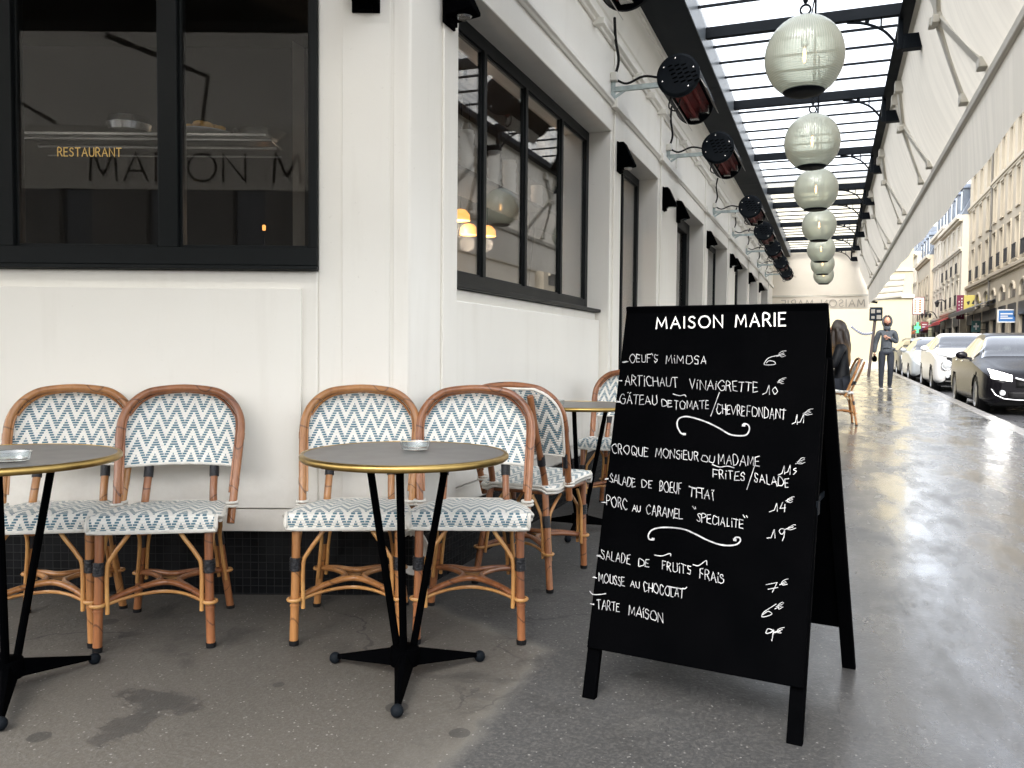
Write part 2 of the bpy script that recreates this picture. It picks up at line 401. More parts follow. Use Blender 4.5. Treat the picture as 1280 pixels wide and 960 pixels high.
def tile_mat():
    m, n, l, out = nodes_of('black_mosaic_tile'); b = n.new('ShaderNodeBsdfPrincipled'); l.new(b.outputs[0], out.inputs[0])
    tc = n.new('ShaderNodeUVMap')
    br = n.new('ShaderNodeTexBrick'); br.offset = 0; br.squash = 1
    setin(br, Scale=1.0, Mortar_Size=.0016, Brick_Width=.034, Row_Height=.034, Color1=(.004,.0045,.005,1), Color2=(.0075,.008,.009,1), Mortar=(.016,.016,.0155,1))
    l.new(tc.outputs[0], br.inputs['Vector']); l.new(br.outputs[0], b.inputs['Base Color']); b.inputs['Specular IOR Level'].default_value = .14
    rg = math_(n, l, 'MULTIPLY_ADD', br.outputs['Fac'], .5, .22); l.new(rg, b.inputs['Roughness'])
    bp = n.new('ShaderNodeBump'); bp.inputs['Strength'].default_value = .4; bp.inputs['Distance'].default_value = .002; bp.invert = True
    l.new(br.outputs['Fac'], bp.inputs['Height']); l.new(bp.outputs[0], b.inputs['Normal']); return m
M['tile'] = tile_mat()

def pavement_mat():
    m, n, l, out = nodes_of('wet_asphalt_pavement'); b = n.new('ShaderNodeBsdfPrincipled'); l.new(b.outputs[0], out.inputs[0])
    co = objco(n, l); sp = n.new('ShaderNodeSeparateXYZ'); l.new(co, sp.inputs[0]); a, t = sp.outputs[0], sp.outputs[1]
    n1 = noise(n, l, 1.1, 6, co); n2 = noise(n, l, 7, 6, co, .65); n3 = noise(n, l, 90, 3, co, .7)
    warp = math_(n, l, 'MULTIPLY_ADD', n2, .10, -.05)
    # brown asphalt patch in the corner: two half planes in street coordinates
    P1 = sta(on_z(545,960,0)); P2 = sta(on_z(680,812,0)); P3 = sta(on_z(560,766,0))
    def side(Pa, Pb):
        dx, dy = Pb[1]-Pa[1], Pb[0]-Pa[0]; L = math.hypot(dx, dy); nx, ny = -dy/L, dx/L; c0 = -(nx*Pa[1]+ny*Pa[0])
        d = math_(n, l, 'ADD', math_(n, l, 'MULTIPLY', a, nx), math_(n, l, 'MULTIPLY_ADD', t, ny, c0))
        return math_(n, l, 'ADD', d, warp)
    d1 = side(P1, P2); d2 = side(P2, P3)
    brown = math_(n, l, 'MINIMUM', d1, d2)
    bf = ramp(n, l, brown, -.006, .012)
    edge = math_(n, l, 'SUBTRACT', 1.0, ramp(n, l, math_(n, l, 'ABSOLUTE', brown), .0, .05))
    gcol = mixc(n, l, n1, (.026,.026,.026), (.052,.0515,.050)); bcol = mixc(n, l, n1, (.048,.043,.036), (.090,.081,.068))
    c = mixc(n, l, bf, gcol, bcol)
    c = mixc(n, l, math_(n, l, 'MULTIPLY', edge, .45), c, (.15,.14,.12))
    c = mixc(n, l, math_(n, l, 'MULTIPLY', ramp(n, l, n3, .45, .75), .7), c, (.115,.11,.102))
    # aggregate flecks
    vo = n.new('ShaderNodeTexVoronoi'); vo.inputs['Scale'].default_value = 55; l.new(co, vo.inputs['Vector'])
    fl = math_(n, l, 'MULTIPLY', math_(n, l, 'LESS_THAN', vo.outputs['Distance'], .17), math_(n, l, 'GREATER_THAN', noise(n, l, 33, 2, co), .54))
    c = mixc(n, l, math_(n, l, 'MULTIPLY', fl, .55), c, (.34,.33,.31))
    # gum spots and small stains
    v2 = n.new('ShaderNodeTexVoronoi'); v2.inputs['Scale'].default_value = 3.6; l.new(co, v2.inputs['Vector'])
    sd = math_(n, l, 'MULTIPLY_ADD', n2, .12, v2.outputs['Distance'])
    sep = n.new('ShaderNodeSeparateColor'); l.new(v2.outputs['Color'], sep.inputs[0])
    sz = math_(n, l, 'MULTIPLY_ADD', sep.outputs[0], .10, .125)
    spots = math_(n, l, 'MULTIPLY', math_(n, l, 'LESS_THAN', sd, sz), math_(n, l, 'GREATER_THAN', sep.outputs[1], .45))
    c = mixc(n, l, math_(n, l, 'MULTIPLY', spots, .65), c, (.020,.0195,.018))
    # irregular stain blotches
    st = noise(n, l, 2.6, 7, co, .62, .4); c = mixc(n, l, math_(n, l, 'MULTIPLY', ramp(n, l, st, .56, .66), .6), c, (.022,.021,.019))
    c = mixc(n, l, math_(n, l, 'MULTIPLY', ramp(n, l, noise(n, l, 1.7, 7, co, .6, .6), .60, .72), .25), c, (.15,.143,.128))
    wetspot = None
    for px, py, ra, rt in ((205,873,.13,.07),(160,900,.06,.12),(178,868,.10,.04)):
        q = sta(on_z(px, py, 0))
        dd = math_(n, l, 'SQRT', math_(n, l, 'ADD', math_(n, l, 'POWER', math_(n, l, 'DIVIDE', math_(n, l, 'SUBTRACT', a, q[1]), ra), 2.0),
                                        math_(n, l, 'POWER', math_(n, l, 'DIVIDE', math_(n, l, 'SUBTRACT', t, q[0]), rt), 2.0)))
        dd = math_(n, l, 'MULTIPLY_ADD', noise(n, l, 17, 8, co, .78), 4.4, math_(n, l, 'ADD', dd, -2.2)); k = ramp(n, l, dd, 1.05, .85)
        wetspot = k if wetspot is None else math_(n, l, 'MAXIMUM', wetspot, k)
    c = mixc(n, l, math_(n, l, 'MULTIPLY', wetspot, .55), c, (.03,.032,.033))
    # rain wetness: outside the awning line and far along the street
    wa = math_(n, l, 'ADD', math_(n, l, 'MULTIPLY_ADD', n1, 1.2, -.6), a)
    wa = math_(n, l, 'ADD', wa, math_(n, l, 'MULTIPLY_ADD', n2, .6, -.3))
    wet = ramp(n, l, wa, -.75, .45)
    wet = math_(n, l, 'MAXIMUM', wet, math_(n, l, 'MULTIPLY', ramp(n, l, math_(n, l, 'ADD', t, wa), 6.0, 11.0), .8))
    c = mixc(n, l, math_(n, l, 'MULTIPLY', wet, .35), c, (.05,.051,.054))
    cv = n.new('ShaderNodeTexVoronoi'); cv.feature = 'DISTANCE_TO_EDGE'; cv.inputs['Scale'].default_value = .42
    wv = n.new('ShaderNodeVectorMath'); wv.operation = 'ADD'; nz = n.new('ShaderNodeTexNoise'); setin(nz, Scale=2.2, Detail=6); l.new(co, nz.inputs['Vector']); l.new(co, wv.inputs[0]); l.new(nz.outputs['Color'], wv.inputs[1]); l.new(wv.outputs[0], cv.inputs['Vector'])
    ck = math_(n, l, 'MULTIPLY', math_(n, l, 'LESS_THAN', cv.outputs['Distance'], .0035), ramp(n, l, noise(n, l, .8, 3, co), .45, .55))
    c = mixc(n, l, math_(n, l, 'MULTIPLY', ck, .7), c, (.012,.012,.012))
    l.new(c, b.inputs['Base Color'])
    patch = ramp(n, l, noise(n, l, 2.2, 5, objco(n, l, (1.6,.5,1)), .6), .38, .66)
    rw = math_(n, l, 'MULTIPLY_ADD', patch, .30, .14)
    rd = math_(n, l, 'MULTIPLY_ADD', n2, .3, .52)
    rr = n.new('ShaderNodeMix'); l.new(wet, rr.inputs[0]); l.new(rd, rr.inputs[2]); l.new(rw, rr.inputs[3])
    r2 = math_(n, l, 'MULTIPLY', rr.outputs[0], math_(n, l, 'MULTIPLY_ADD', wetspot, -.45, 1.0)); l.new(r2, b.inputs['Roughness']); l.new(math_(n, l, 'MULTIPLY', wet, .7), b.inputs['Coat Weight']); l.new(math_(n, l, 'MULTIPLY_ADD', patch, .26, .10), b.inputs['Coat Roughness']); b.inputs['Coat IOR'].default_value = 1.4
    bp = n.new('ShaderNodeBump'); bp.inputs['Distance'].default_value = .006
    stg = math_(n, l, 'MULTIPLY_ADD', wet, -.38, .62); l.new(stg, bp.inputs['Strength'])
    hh = math_(n, l, 'ADD', math_(n, l, 'MULTIPLY', n3, .55), math_(n, l, 'ADD', math_(n, l, 'MULTIPLY', noise(n, l, 24, 4, co), .7), math_(n, l, 'MULTIPLY', n2, .5)))
    l.new(hh, bp.inputs['Height']); l.new(bp.outputs[0], b.inputs['Normal'])
    b2 = n.new('ShaderNodeBump'); b2.inputs['Distance'].default_value = .006; b2.inputs['Strength'].default_value = .25
    l.new(math_(n, l, 'ADD', noise(n, l, 5, 3, objco(n, l, (1,.45,1))), math_(n, l, 'MULTIPLY', noise(n, l, 24, 3, co), .25)), b2.inputs['Height']); l.new(b2.outputs[0], b.inputs['Coat Normal'])
    return m
M['pavement'] = pavement_mat()
M['road'] = pm('wet_road_asphalt', (.045,.046,.05), .3, c2=(.07,.07,.075), vs=1.5, bump=.3, bs=40, rvar=.15)
M['kerb'] = pm('granite_kerb', (.26,.25,.24), .3, c2=(.19,.185,.18), vs=5, bump=.2, bs=60, rvar=.12)
M['far_pave'] = pm('far_pavement', (.12,.12,.12), .4, c2=(.16,.16,.16), vs=1)
M['pave_edge'] = None

# ---------------------------------------------------------------- stroke lettering
GL = {
'A':(.80,[[0,0,.40,1,.80,0],[.15,.36,.65,.36]]),'B':(.6,[[0,0,0,1,.42,.96,.5,.74,.3,.54,0,.52],[.3,.54,.58,.38,.54,.1,.3,0,0,0]]),
'C':(.78,[[.76,.86,.55,.99,.28,.95,.05,.66,.04,.36,.24,.06,.52,.0,.78,.14]]),'D':(.72,[[0,0,0,1,.4,.97,.7,.68,.68,.32,.42,.03,0,0]]),
'E':(.55,[[.55,1,0,1,0,0,.55,0],[0,.52,.46,.52]]),'F':(.55,[[.6,1,0,1,0,0],[0,.52,.46,.52]]),
'G':(.8,[[.74,.86,.55,.99,.28,.95,.05,.66,.04,.36,.24,.06,.52,0,.76,.12,.76,.46,.48,.46]]),'H':(.7,[[0,0,0,1],[.7,0,.7,1],[0,.52,.7,.52]]),
'I':(.05,[[.02,0,.02,1]]),'i':(.12,[[.06,0,.06,.66],[.05,.92,.09,.98]]),'J':(.4,[[.35,1,.35,.15,.2,0,0,.08]]),
'L':(.5,[[0,1,0,0,.5,0]]),'M':(.92,[[0,0,.10,1,.46,.22,.82,1,.92,0]]),'N':(.75,[[0,0,0,1,.75,0,.75,1]]),
'O':(.95,[[.48,1,.2,.92,.02,.64,.02,.36,.2,.08,.48,0,.76,.08,.94,.36,.94,.64,.76,.92,.48,1]]),
'P':(.58,[[0,0,0,1,.4,.98,.56,.78,.42,.56,0,.5]]),'Q':(.9,[[.45,1,.2,.92,.02,.64,.02,.36,.2,.08,.45,0,.7,.08,.88,.36,.88,.64,.7,.92,.45,1],[.5,.25,.95,-.1]]),
'R':(.62,[[0,0,0,1,.4,.98,.54,.78,.42,.56,0,.5],[.28,.52,.64,0]]),'S':(.55,[[.52,.86,.36,.99,.12,.93,.05,.72,.25,.54,.46,.42,.53,.2,.38,.02,.14,.02,0,.14]]),
'T':(.7,[[0,1,.7,1],[.35,1,.35,0]]),'U':(.68,[[0,1,0,.3,.14,.04,.34,0,.54,.04,.68,.3,.68,1]]),'V':(.75,[[0,1,.38,0,.75,1]]),
'Y':(.7,[[0,1,.35,.5,.7,1],[.35,.5,.35,0]]),'/':(.5,[[0,-.35,.5,1.2]]),'-':(.4,[[0,.32,.34,.35],[0,.26,.34,.29]]),' ':(.45,[]),
'Ä':(.8,[[0,0,.40,1,.80,0],[.15,.36,.65,.36],[.2,1.25,.25,1.3],[.5,1.25,.55,1.3]]),'Ï':(.3,[[.15,0,.15,.8],[0,1.05,.04,1.1],[.28,1.05,.32,1.1]]),
'È':(.55,[[.55,1,0,1,0,0,.55,0],[0,.52,.46,.52],[.2,1.3,.4,1.12]]),"'":(.15,[[.05,1.1,.12,.85]]),'"':(.3,[[0,1.1,.05,.8],[.2,1.1,.25,.8]]),
'1':(.5,[[-.25,.1,.1,.2,.42,1,.42,0]]),'0':(.6,[[.3,.7,.05,.5,.05,.15,.3,0,.55,.15,.55,.5,.3,.7]]),'6':(.6,[[.75,1.05,.3,.8,.03,.45,.05,.12,.3,0,.52,.15,.48,.42,.25,.5,.06,.35]]),
'7':(.65,[[0,.95,.2,.9,.65,1,.3,0],[.1,.45,.6,.5]]),'9':(.6,[[.55,.75,.3,1,.05,.8,.12,.5,.4,.5,.55,.75,.5,.2,.42,-.35]]),'4':(.6,[[.2,1,.05,.4,.55,.45],[.45,.75,.35,0]]),
'5':(.4,[[.4,.6,.1,.6,.1,.35,.35,.25,.3,.05,.05,0]]),'€':(.6,[[.6,.85,.35,1,.12,.8,.08,.4,.25,.1,.5,.1],[-.1,.6,.45,.65],[-.1,.42,.4,.45]]),
}
def stroke_layout(text, caps=1.0, jit=0.0, gap=.22):
    x = 0.0; out = []
    for k, ch in enumerate(text):
        wd, st = GL.get(ch, GL[' ']); sc = caps if (k == 0 and ch.isalpha()) else 1.0
        for s in st:
            p = [(x + (s[i]+random.uniform(-jit, jit))*sc*.85, (s[i+1]+random.uniform(-jit, jit))*sc) for i in range(0, len(s), 2)]
            out.append(p)
        x += wd*sc*.85 + gap
    return out, max(x - gap, .1)
def ribbon(mb, pts, width, to3, off0):
    # flat mitred strip in a plane; to3 maps (u,v,off) to a point
    n = len(pts)
    if n < 2: return
    vs = []
    for i in range(n):
        a = Vector(pts[max(i-1, 0)]); b = Vector(pts[i]); c = Vector(pts[min(i+1, n-1)])
        d1 = (b-a).normalized() if i > 0 else (c-b).normalized(); d2 = (c-b).normalized() if i < n-1 else d1
        n1 = Vector((-d1.y, d1.x)); n2 = Vector((-d2.y, d2.x)); mm = n1+n2
        if mm.length < .5: mm = n1
        mm.normalize(); k = width/2/max(.5, mm.dot(n1))
        e = b.copy()
        if i == 0: e -= d1*width*.4
        if i == n-1: e += d2*width*.4
        vs.append(to3(*(e+mm*k), off0)); vs.append(to3(*(e-mm*k), off0))
    mb.add(vs, [(2*i, 2*i+1, 2*i+3, 2*i+2) for i in range(n-1)])
def smooth2(p, n=4):
    if len(p) < 4: return p
    q = catmull([(x, y, 0) for x, y in p], n); return [(v.x, v.y) for v in q]
ROUND = set('CGOQSU069DBPRJ€')

# ================================================================ THE SETTING: ground
def street_sheet(name, a0, a1, t0, t1, dz, m, side=0.0):
    mb = MB(); ts = [t0 + (t1-t0)*i/8 for i in range(9)]
    for i in range(8):
        u, v = ts[i], ts[i+1]
        mb.add([(a0,u,gz(u)+dz),(a1,u,gz(u)+dz),(a1,v,gz(v)+dz),(a0,v,gz(v)+dz)], [(0,1,2,3)])
        if side: mb.add([(a1,u,gz(u)+dz),(a1,u,gz(u)+dz-side),(a1,v,gz(v)+dz-side),(a1,v,gz(v)+dz)], [(0,1,2,3)])
    return tag(mb.build(name, m, frame='street', recalc=False, smooth=0), kind='structure')
street_sheet('pavement', -9, 2.2, -14, 46, 0, M['pavement'])
def kerb():
    mb = MB(); t = -14.0
    while t < 60:
        u, v = t, t+1.19
        mb.hexa([(2.2,u,gz(u)-.2),(2.4,u,gz(u)-.2),(2.4,v,gz(v)-.2),(2.2,v,gz(v)-.2),(2.2,u,gz(u)+.004),(2.385,u,gz(u)+.004),(2.385,v,gz(v)+.004),(2.2,v,gz(v)+.004)])
        t += 1.2
    return tag(mb.build('kerb', M['kerb'], frame='street', smooth=0, bevel=.012), kind='structure')
kerb()
street_sheet('road', 2.3, 8.1, -40, 330, -.13, M['road'])
street_sheet('far_pavement', 8.0, 30, -40, 330, .0, M['far_pave'])
mb = MB(); mb.add([(-400,-400,-.45),(400,-400,-.45),(400,600,-.45),(-400,600,-.45)], [(0,1,2,3)])
tag(mb.build('ground', M['road'], smooth=0), kind='structure')

# ================================================================ THE RESTAURANT (corner pavilion)
A = -1.613; YW = 3.5
O_C = Vector((-.39, 3.5, 0))
rest = thing('restaurant_building', O_C, 0, 'cream painted corner restaurant with anthracite windows and black tiled plinth', 'building')
OPEN = [(3.507,6.32),(6.66,8.20),(9.31,11.36),(11.76,14.1),(15.27,17.6),(18.0,20.2),(21.2,23.5)]
PIERS = [(3.26,3.507),(6.32,6.66),(8.20,9.31),(11.36,11.76),(14.1,15.27),(17.6,18.0),(20.2,21.2),(23.5,25.6)]
ZL, ZT = 2.755, 4.35     # lintel height, wall top
LZ0 = .288              # underside of the painted panelling
# --- street wall (street frame)
mb = MB()
for u, v in PIERS[1:]: mb.box(A-.4, A, u, v, LZ0, ZL)
mb.box(A-.4, A, 3.26, 25.6, ZL, ZT)
# chamfered corner pier + left wall in world coordinates converted to street frame below
def w2s(x, y): return (x*cT - y*sT, x*sT + y*cT)
poly = [w2s(-.816,3.5), w2s(-.432,3.5), (A,3.262), (A,3.507), (A-.4,3.507), w2s(-.816,3.9)]
mb.prism(poly, LZ0, ZL)
mb.prism([w2s(-.816,3.5), w2s(-.432,3.5), (A,3.262), (A-.4,3.262), w2s(-.816,3.9)], ZL, ZT)
# left wall: under the window, above the window
def lbox(x0, x1, y0, y1, z0, z1): mb.prism([w2s(x0,y0), w2s(x1,y0), w2s(x1,y1), w2s(x0,y1)], z0, z1)
lbox(-7.0, -.816, 3.5, 3.8, LZ0, 1.385)
lbox(-7.0, -.816, 3.5, 3.8, 3.0, ZT)
lbox(-7.0, -5.2, 3.5, 3.8, 1.385, 3.0)
lbox(-7.3, -7.0, 3.5, 9.0, 0, ZT)
# infill under the first street window
mb.box(A-.38, A-.11, 3.507, 6.32, LZ0, 1.36)
mb.build('wall', M['cream'], rest, frame='street', bevel=.006)
# --- raised panels, pilaster strips, seams, skirting
mb = MB()
mb.box(-2.9, -.882, 3.474, 3.5, LZ0+.10, 1.309); mb.box(-6.9, -3.0, 3.474, 3.5, LZ0+.10, 1.309)
mb.box(-6.9, -.9, 3.482, 3.5, LZ0, LZ0+.094)
mb.box(-.715, -.516, 3.493, 3.5, LZ0, 3.6)
mb.box(-.502, -.437, 3.496, 3.5, LZ0, 3.6)
mb.build('panel', M['cream'], rest, frame='world', bevel=.007)
mb = MB(); mb.box(A-.11, A-.07, 3.507, 6.30, LZ0+.10, 1.300); mb.box(A-.11, A-.085, 3.507, 6.31, LZ0, LZ0+.094)
mb.build('panel', M['cream'], rest, frame='street', bevel=.008)
mb = MB()
for u, v in PIERS:                                  # pilaster strips on the piers, running up over the frieze
    mb = MB()
    if v-u > .6:
        mb.box(A, A+.014, u+.10, v-.10, LZ0, 2.93); mb.box(A, A+.014, u+.06, u+.16, 3.0, 3.38); mb.box(A, A+.014, v-.16, v-.06, 3.0, 3.38)
    else:
        mb.box(A, A+.014, u+.07, v-.07, LZ0, 2.93); mb.box(A, A+.012, u+.05, u+.12, 3.0, 3.38)
    mb.build('pilaster', M['cream'], rest, frame='street', bevel=.004)
# --- mouldings
def mould(prof, t0, t1):
    mb = MB(); n = len(prof)
    mb.add([(A+x,t0,z) for x,z in prof]+[(A+x,t1,z) for x,z in prof], [tuple(range(n)), tuple(range(2*n-1,n-1,-1))]+[(i,(i+1)%n,n+(i+1)%n,n+i) for i in range(n)])
    return mb
mb = mould([(0,2.935),(.012,2.935),(.02,2.95),(.032,2.96),(.032,2.985),(.0,2.995)], 3.262, 25.6)
for u, v in PIERS: mb.box(A, A+.05, u-.02 if u > 3.3 else u+.004, v+.02, 2.928, 2.999)
mb.build('moulding', M['cream'], rest, frame='street', smooth=20, bevel=.004)
mb = mould([(0,3.38),(.018,3.38),(.026,3.395),(.05,3.41),(.05,3.45),(.0,3.455)], 3.262, 25.6)
t = 4.1
while t < 25:
    mb.box(A, A+.085, t, t+.06, 3.355, 3.40); t += random.choice((.55, .55, 1.25))
mb.build('moulding', M['cream'], rest, frame='street', smooth=20, bevel=.004)
prof = [(0,3.55)]
for i in range(9):
    an = PI/2*i/8; prof.append((.012+.10*(1-math.cos(an)), 3.56+.16*math.sin(an)))
prof += [(.125,3.725),(.125,3.75),(.14,3.76),(.14,3.80),(0,3.80)]
mould(prof, 3.262, 25.6).build('cornice', M['cream'], rest, frame='street', smooth=30)
# --- black mosaic plinth, set back under the panelling
def uvquad(mb, p, w_, h_):
    o = len(mb.v); mb.v += [Vector(q) for q in p]; mb.uv[len(mb.f)] = [(0,0),(w_,0),(w_,h_),(0,h_)]; mb.f.append([o,o+1,o+2,o+3])
mb = MB(); dp = .045
cs = w2s(-.39-.0, 3.5+dp); xc = (A-dp + (YW+dp)*sT)/cT
q0 = w2s(-7, YW+dp); q1 = (A-dp, xc*sT + (YW+dp)*cT)
uvquad(mb, [(*q0,-.2),(*q1,-.2),(*q1,LZ0+.02),(*q0,LZ0+.02)], 7+xc, LZ0+.22)
uvquad(mb, [(*q1,-.2),(A-dp,6.66,-.2),(A-dp,6.66,LZ0+.02),(*q1,LZ0+.02)], 6.66-q1[1], LZ0+.22)
mb.build('plinth', M['tile'], rest, frame='street', smooth=0)
for i in range(1, len(OPEN)):
    mb = MB()
    u, v = OPEN[i][1], (OPEN[i+1][0] if i+1 < len(OPEN) else 25.6)
    uvquad(mb, [(A-dp,u,-.2),(A-dp,v,-.2),(A-dp,v,LZ0+.02),(A-dp,u,LZ0+.02)], v-u, LZ0+.22)
    mb.build('plinth', M['tile'], rest, frame='street', smooth=0)
# --- windows
def street_window(name, t0, t1, z0, z1, af, mull, glass='glass', fw=.075):
    mb = MB(); d = .04
    mb.box(af-d, af, t0, t0+fw, z0, z1); mb.box(af-d, af, t1-fw, t1, z0, z1)
    mb.box(af-d, af, t0+fw, t1-fw, z1-fw, z1); mb.box(af-d, af, t0+fw, t1-fw, z0, z0+fw)
    for t in mull: mb.box(af-d, af+.003, t-.021, t+.021, z0+fw, z1-fw)
    edges = [t0+fw] + [x for t in mull for x in (t-.021, t+.021)] + [t1-fw]
    for i in range(0, len(edges), 2):                       # inner sash lines
        u, v = edges[i], edges[i+1]; s = .010
        for b in ((u,u+s,z0+fw,z1-fw),(v-s,v,z0+fw,z1-fw),(u+s,v-s,z0+fw,z0+fw+s),(u+s,v-s,z1-fw-s,z1-fw)):
            mb.box(af-d+.004, af-.012, b[0], b[1], b[2], b[3])
    fr = mb.build(name, M['dark_frame'], rest, frame='street', bevel=.003)
    mb = MB(); mb.box(af-.022, af-.016, t0+fw-.01, t1-fw+.01, z0+fw-.01, z1-fw+.01)
    p = mb.build('pane', M[glass], fr, smooth=0)
    return fr
w1 = street_window('window', 3.40, 6.32, 1.385, ZL, A-.175, (4.237, 4.90, 5.634))
mb = MB(); mb.box(A-.20, A-.065, 3.45, 6.325, 1.362, 1.385); mb.build('sill', M['dark_frame'], w1, bevel=.003)
for i, (u, v) in enumerate(OPEN[1:]):
    if i in (0, 2, 4): street_window('window', u, v, .02, ZL, A-.19, ((u+v)/2+.1,))
    else:
        mb = MB(); af = A-.19
        mb.box(af-.06, af, u, u+.09, .02, ZL); mb.box(af-.06, af, v-.22, v, .02, ZL); mb.box(af-.06, af, u+.09, v-.22, ZL-.14, ZL)
        d = mb.build('door', M['dark_frame'], rest, frame='street', bevel=.003)
        mb = MB(); mb.box(af-.05, af-.044, u+.08, v-.21, .05, ZL-.13); mb.build('pane', M['glass'], d, smooth=0)
        mb = MB(); mb.tube([(af+.05, v-.30, .85), (af+.05, v-.30, 1.45)], .014); mb.box(af, af+.05, v-.31, v-.29, .9, .92); mb.box(af, af+.05, v-.31, v-.29, 1.38, 1.40)
        mb.build('handle', M['steel'], d)
# left (front) window, flush with the wall
mb = MB(); y0, y1 = 3.478, 3.56
mb.box(-5.2, -.816, y0, y1, 1.405, 1.478); mb.box(-5.2, -.812, y0-.018, y1, 1.386, 1.403)
mb.box(-5.2, -.816, y0, y1, 2.92, 3.0)
for x0, x1 in ((-.846,-.816),(-1.474,-1.394),(-2.155,-2.078),(-2.84,-2.76),(-3.52,-3.44),(-5.2,-5.1)): mb.box(x0, x1, y0, y1, 1.478, 2.92)
for x0, x1 in ((-1.394,-.846),(-2.078,-1.474),(-2.76,-2.155),(-3.44,-2.84),(-5.1,-3.52)):
    s = .012
    for b in ((x0,x0+s,1.478,2.92),(x1-s,x1,1.478,2.92),(x0+s,x1-s,1.478,1.478+s)): mb.box(b[0], b[1], y0+.022, y1-.01, b[2], b[3])
fw = mb.build('window', M['dark_frame'], rest, frame='world', bevel=.003)
mb = MB(); mb.box(-5.15, -.83, y0+.034, y0+.040, 1.47, 2.94); mb.build('pane', M['glass_dark'], fw, smooth=0)
# gold RESTAURANT lettering on the pane
mb = MB(); strokes, W_ = stroke_layout('RESTAURANT', gap=.26)
px0, px1, zc = -1.905, -1.640, 1.855
for k, s in enumerate(strokes):
    pts = smooth2(s, 3) if len(s) > 4 else s
    ribbon(mb, [(px0+(px1-px0)*x/W_, zc+.034*y) for x, y in pts], .0042, lambda u, v, o: Vector((u, y0+.032-o, v)), .0001*k)
mb.build('gold_lettering', M['gold'], fw, smooth=0, recalc=False)
# --- interior shell
def inner(mb, poly, z, flip=False):
    mb.add([(x, y, z) for x, y in poly], [tuple(range(len(poly)))])
def s2(t, a): p = S(t, a); return (p.x, p.y)
aI = -5.2
xk = (aI + 7.5*sT)/cT
P_in = [(-.41-.4,3.9), (-7,3.9), (-7,7.5), (xk,7.5), s2(25.5,aI), s2(25.5,A-.41), s2(3.6,A-.41)]
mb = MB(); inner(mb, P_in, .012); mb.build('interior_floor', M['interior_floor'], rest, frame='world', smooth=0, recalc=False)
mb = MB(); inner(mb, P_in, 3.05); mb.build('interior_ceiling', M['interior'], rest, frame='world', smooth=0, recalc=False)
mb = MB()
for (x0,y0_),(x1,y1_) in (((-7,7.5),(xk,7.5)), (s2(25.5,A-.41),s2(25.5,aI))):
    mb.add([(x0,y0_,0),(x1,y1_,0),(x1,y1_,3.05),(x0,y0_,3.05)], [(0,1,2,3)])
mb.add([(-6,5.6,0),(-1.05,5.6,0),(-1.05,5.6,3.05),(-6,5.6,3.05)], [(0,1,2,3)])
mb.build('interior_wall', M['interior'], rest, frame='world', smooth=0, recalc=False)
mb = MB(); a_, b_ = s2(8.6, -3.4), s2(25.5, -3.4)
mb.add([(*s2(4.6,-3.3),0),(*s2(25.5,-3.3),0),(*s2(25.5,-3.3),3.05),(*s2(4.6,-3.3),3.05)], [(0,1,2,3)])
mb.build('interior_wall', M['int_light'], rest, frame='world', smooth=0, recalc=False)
mb = MB(); mb.prism([(-7.2,3.7),(-.6,3.7),s2(3.4,A-.2),s2(25.4,A-.2),s2(25.4,-6.5),(-7.2,11)], ZT-.2, ZT+.1)
mb.build('roof', M['slate'], rest, frame='world', smooth=0)

# ================================================================ GLASS CANOPY over the terrace
can = thing('glass_canopy', S(3.2, A, 3.8), -TH, 'black iron and ribbed glass canopy running along the cream street wall', 'canopy')
RAF = [2.6, 5.2, 7.8, 10.15, 12.95, 15.65, 17.25, 19.9, 22.4, 25.0]
ZS, ZR, AO = 3.80, 3.90, .53
mb = MB(); mb.box(A+.14, -1.13, 1.0, 25.2, ZS, ZS+.22)
for t in (3.9, 6.3, 8.9, 11.5, 14.1, 16.7, 19.3, 21.9): mb.box(A+.15, -1.135, t-.002, t+.002, ZS-.0015, ZS)
sof = mb.build('soffit', M['soffit'], can, frame='street', bevel=.004)
mb = MB(); mb.box(-1.13, -1.122, 1.0, 25.2, ZS+.004, ZS+.26); mb.build('soffit_edge', M['soffit_edge'], can, frame='street', smooth=0)
for t in RAF:
    mb = MB(); hw = .075 if abs(t-17.25) < .1 else .028
    mb.box(-1.12, AO, t-hw, t+hw, ZR, ZR+.10)
    rf = mb.build('rafter', M['iron'], can, frame='street', bevel=.004)
    mb = MB()
    mb.tube(catmull([(AO-.46,t,ZR-.005),(AO-.32,t,ZR-.03),(AO-.18,t,ZR-.10),(AO-.09,t,ZR-.20),(AO-.05,t,ZR-.27)], 4), .012, 6)
    mb.tube([(AO-.19,t,ZR),(AO-.19,t,ZR-.085)], .008, 6); mb.box(AO-.06, AO-.02, t-.02, t+.02, ZR-.28, ZR)
    mb.sphere((AO-.30,t,ZR-.015), .02, 8, 6)
    mb.box(AO-.02, AO+.16, t-.045, t+.045, ZR-.29, ZR-.17); mb.box(AO+.13, AO+.17, t-.06, t+.06, ZR-.30, ZR-.16)
    mb.build('bracket', M['iron'], rf, smooth=40)
for i in range(len(RAF)-1):
    u, v = RAF[i], RAF[i+1]; n = max(2, round((v-u)/.50))
    if v-u < 2: n = 3
    mb = MB()
    for k in range(1, n): 
        t = u+(v-u)*k/n; mb.box(-1.12, AO, t-.008, t+.008, ZR+.078, ZR+.10)
    mb.build('glazing_bar', M['iron'], can, frame='street', smooth=0)
mb = MB(); mb.box(AO-.03, AO+.03, 1.0, 25.2, ZR-.03, ZR+.06); mb.box(AO-.055, AO+.055, 1.0, 25.2, ZR-.036, ZR-.024)
mb.build('edge_beam', M['iron'], can, frame='street', smooth=0)
mb = MB(); mb.box(-1.12, AO+.05, 1.0, 25.2, ZR+.104, ZR+.110); mb.build('glass_roof', M['roofglass'], can, frame='street', smooth=0)

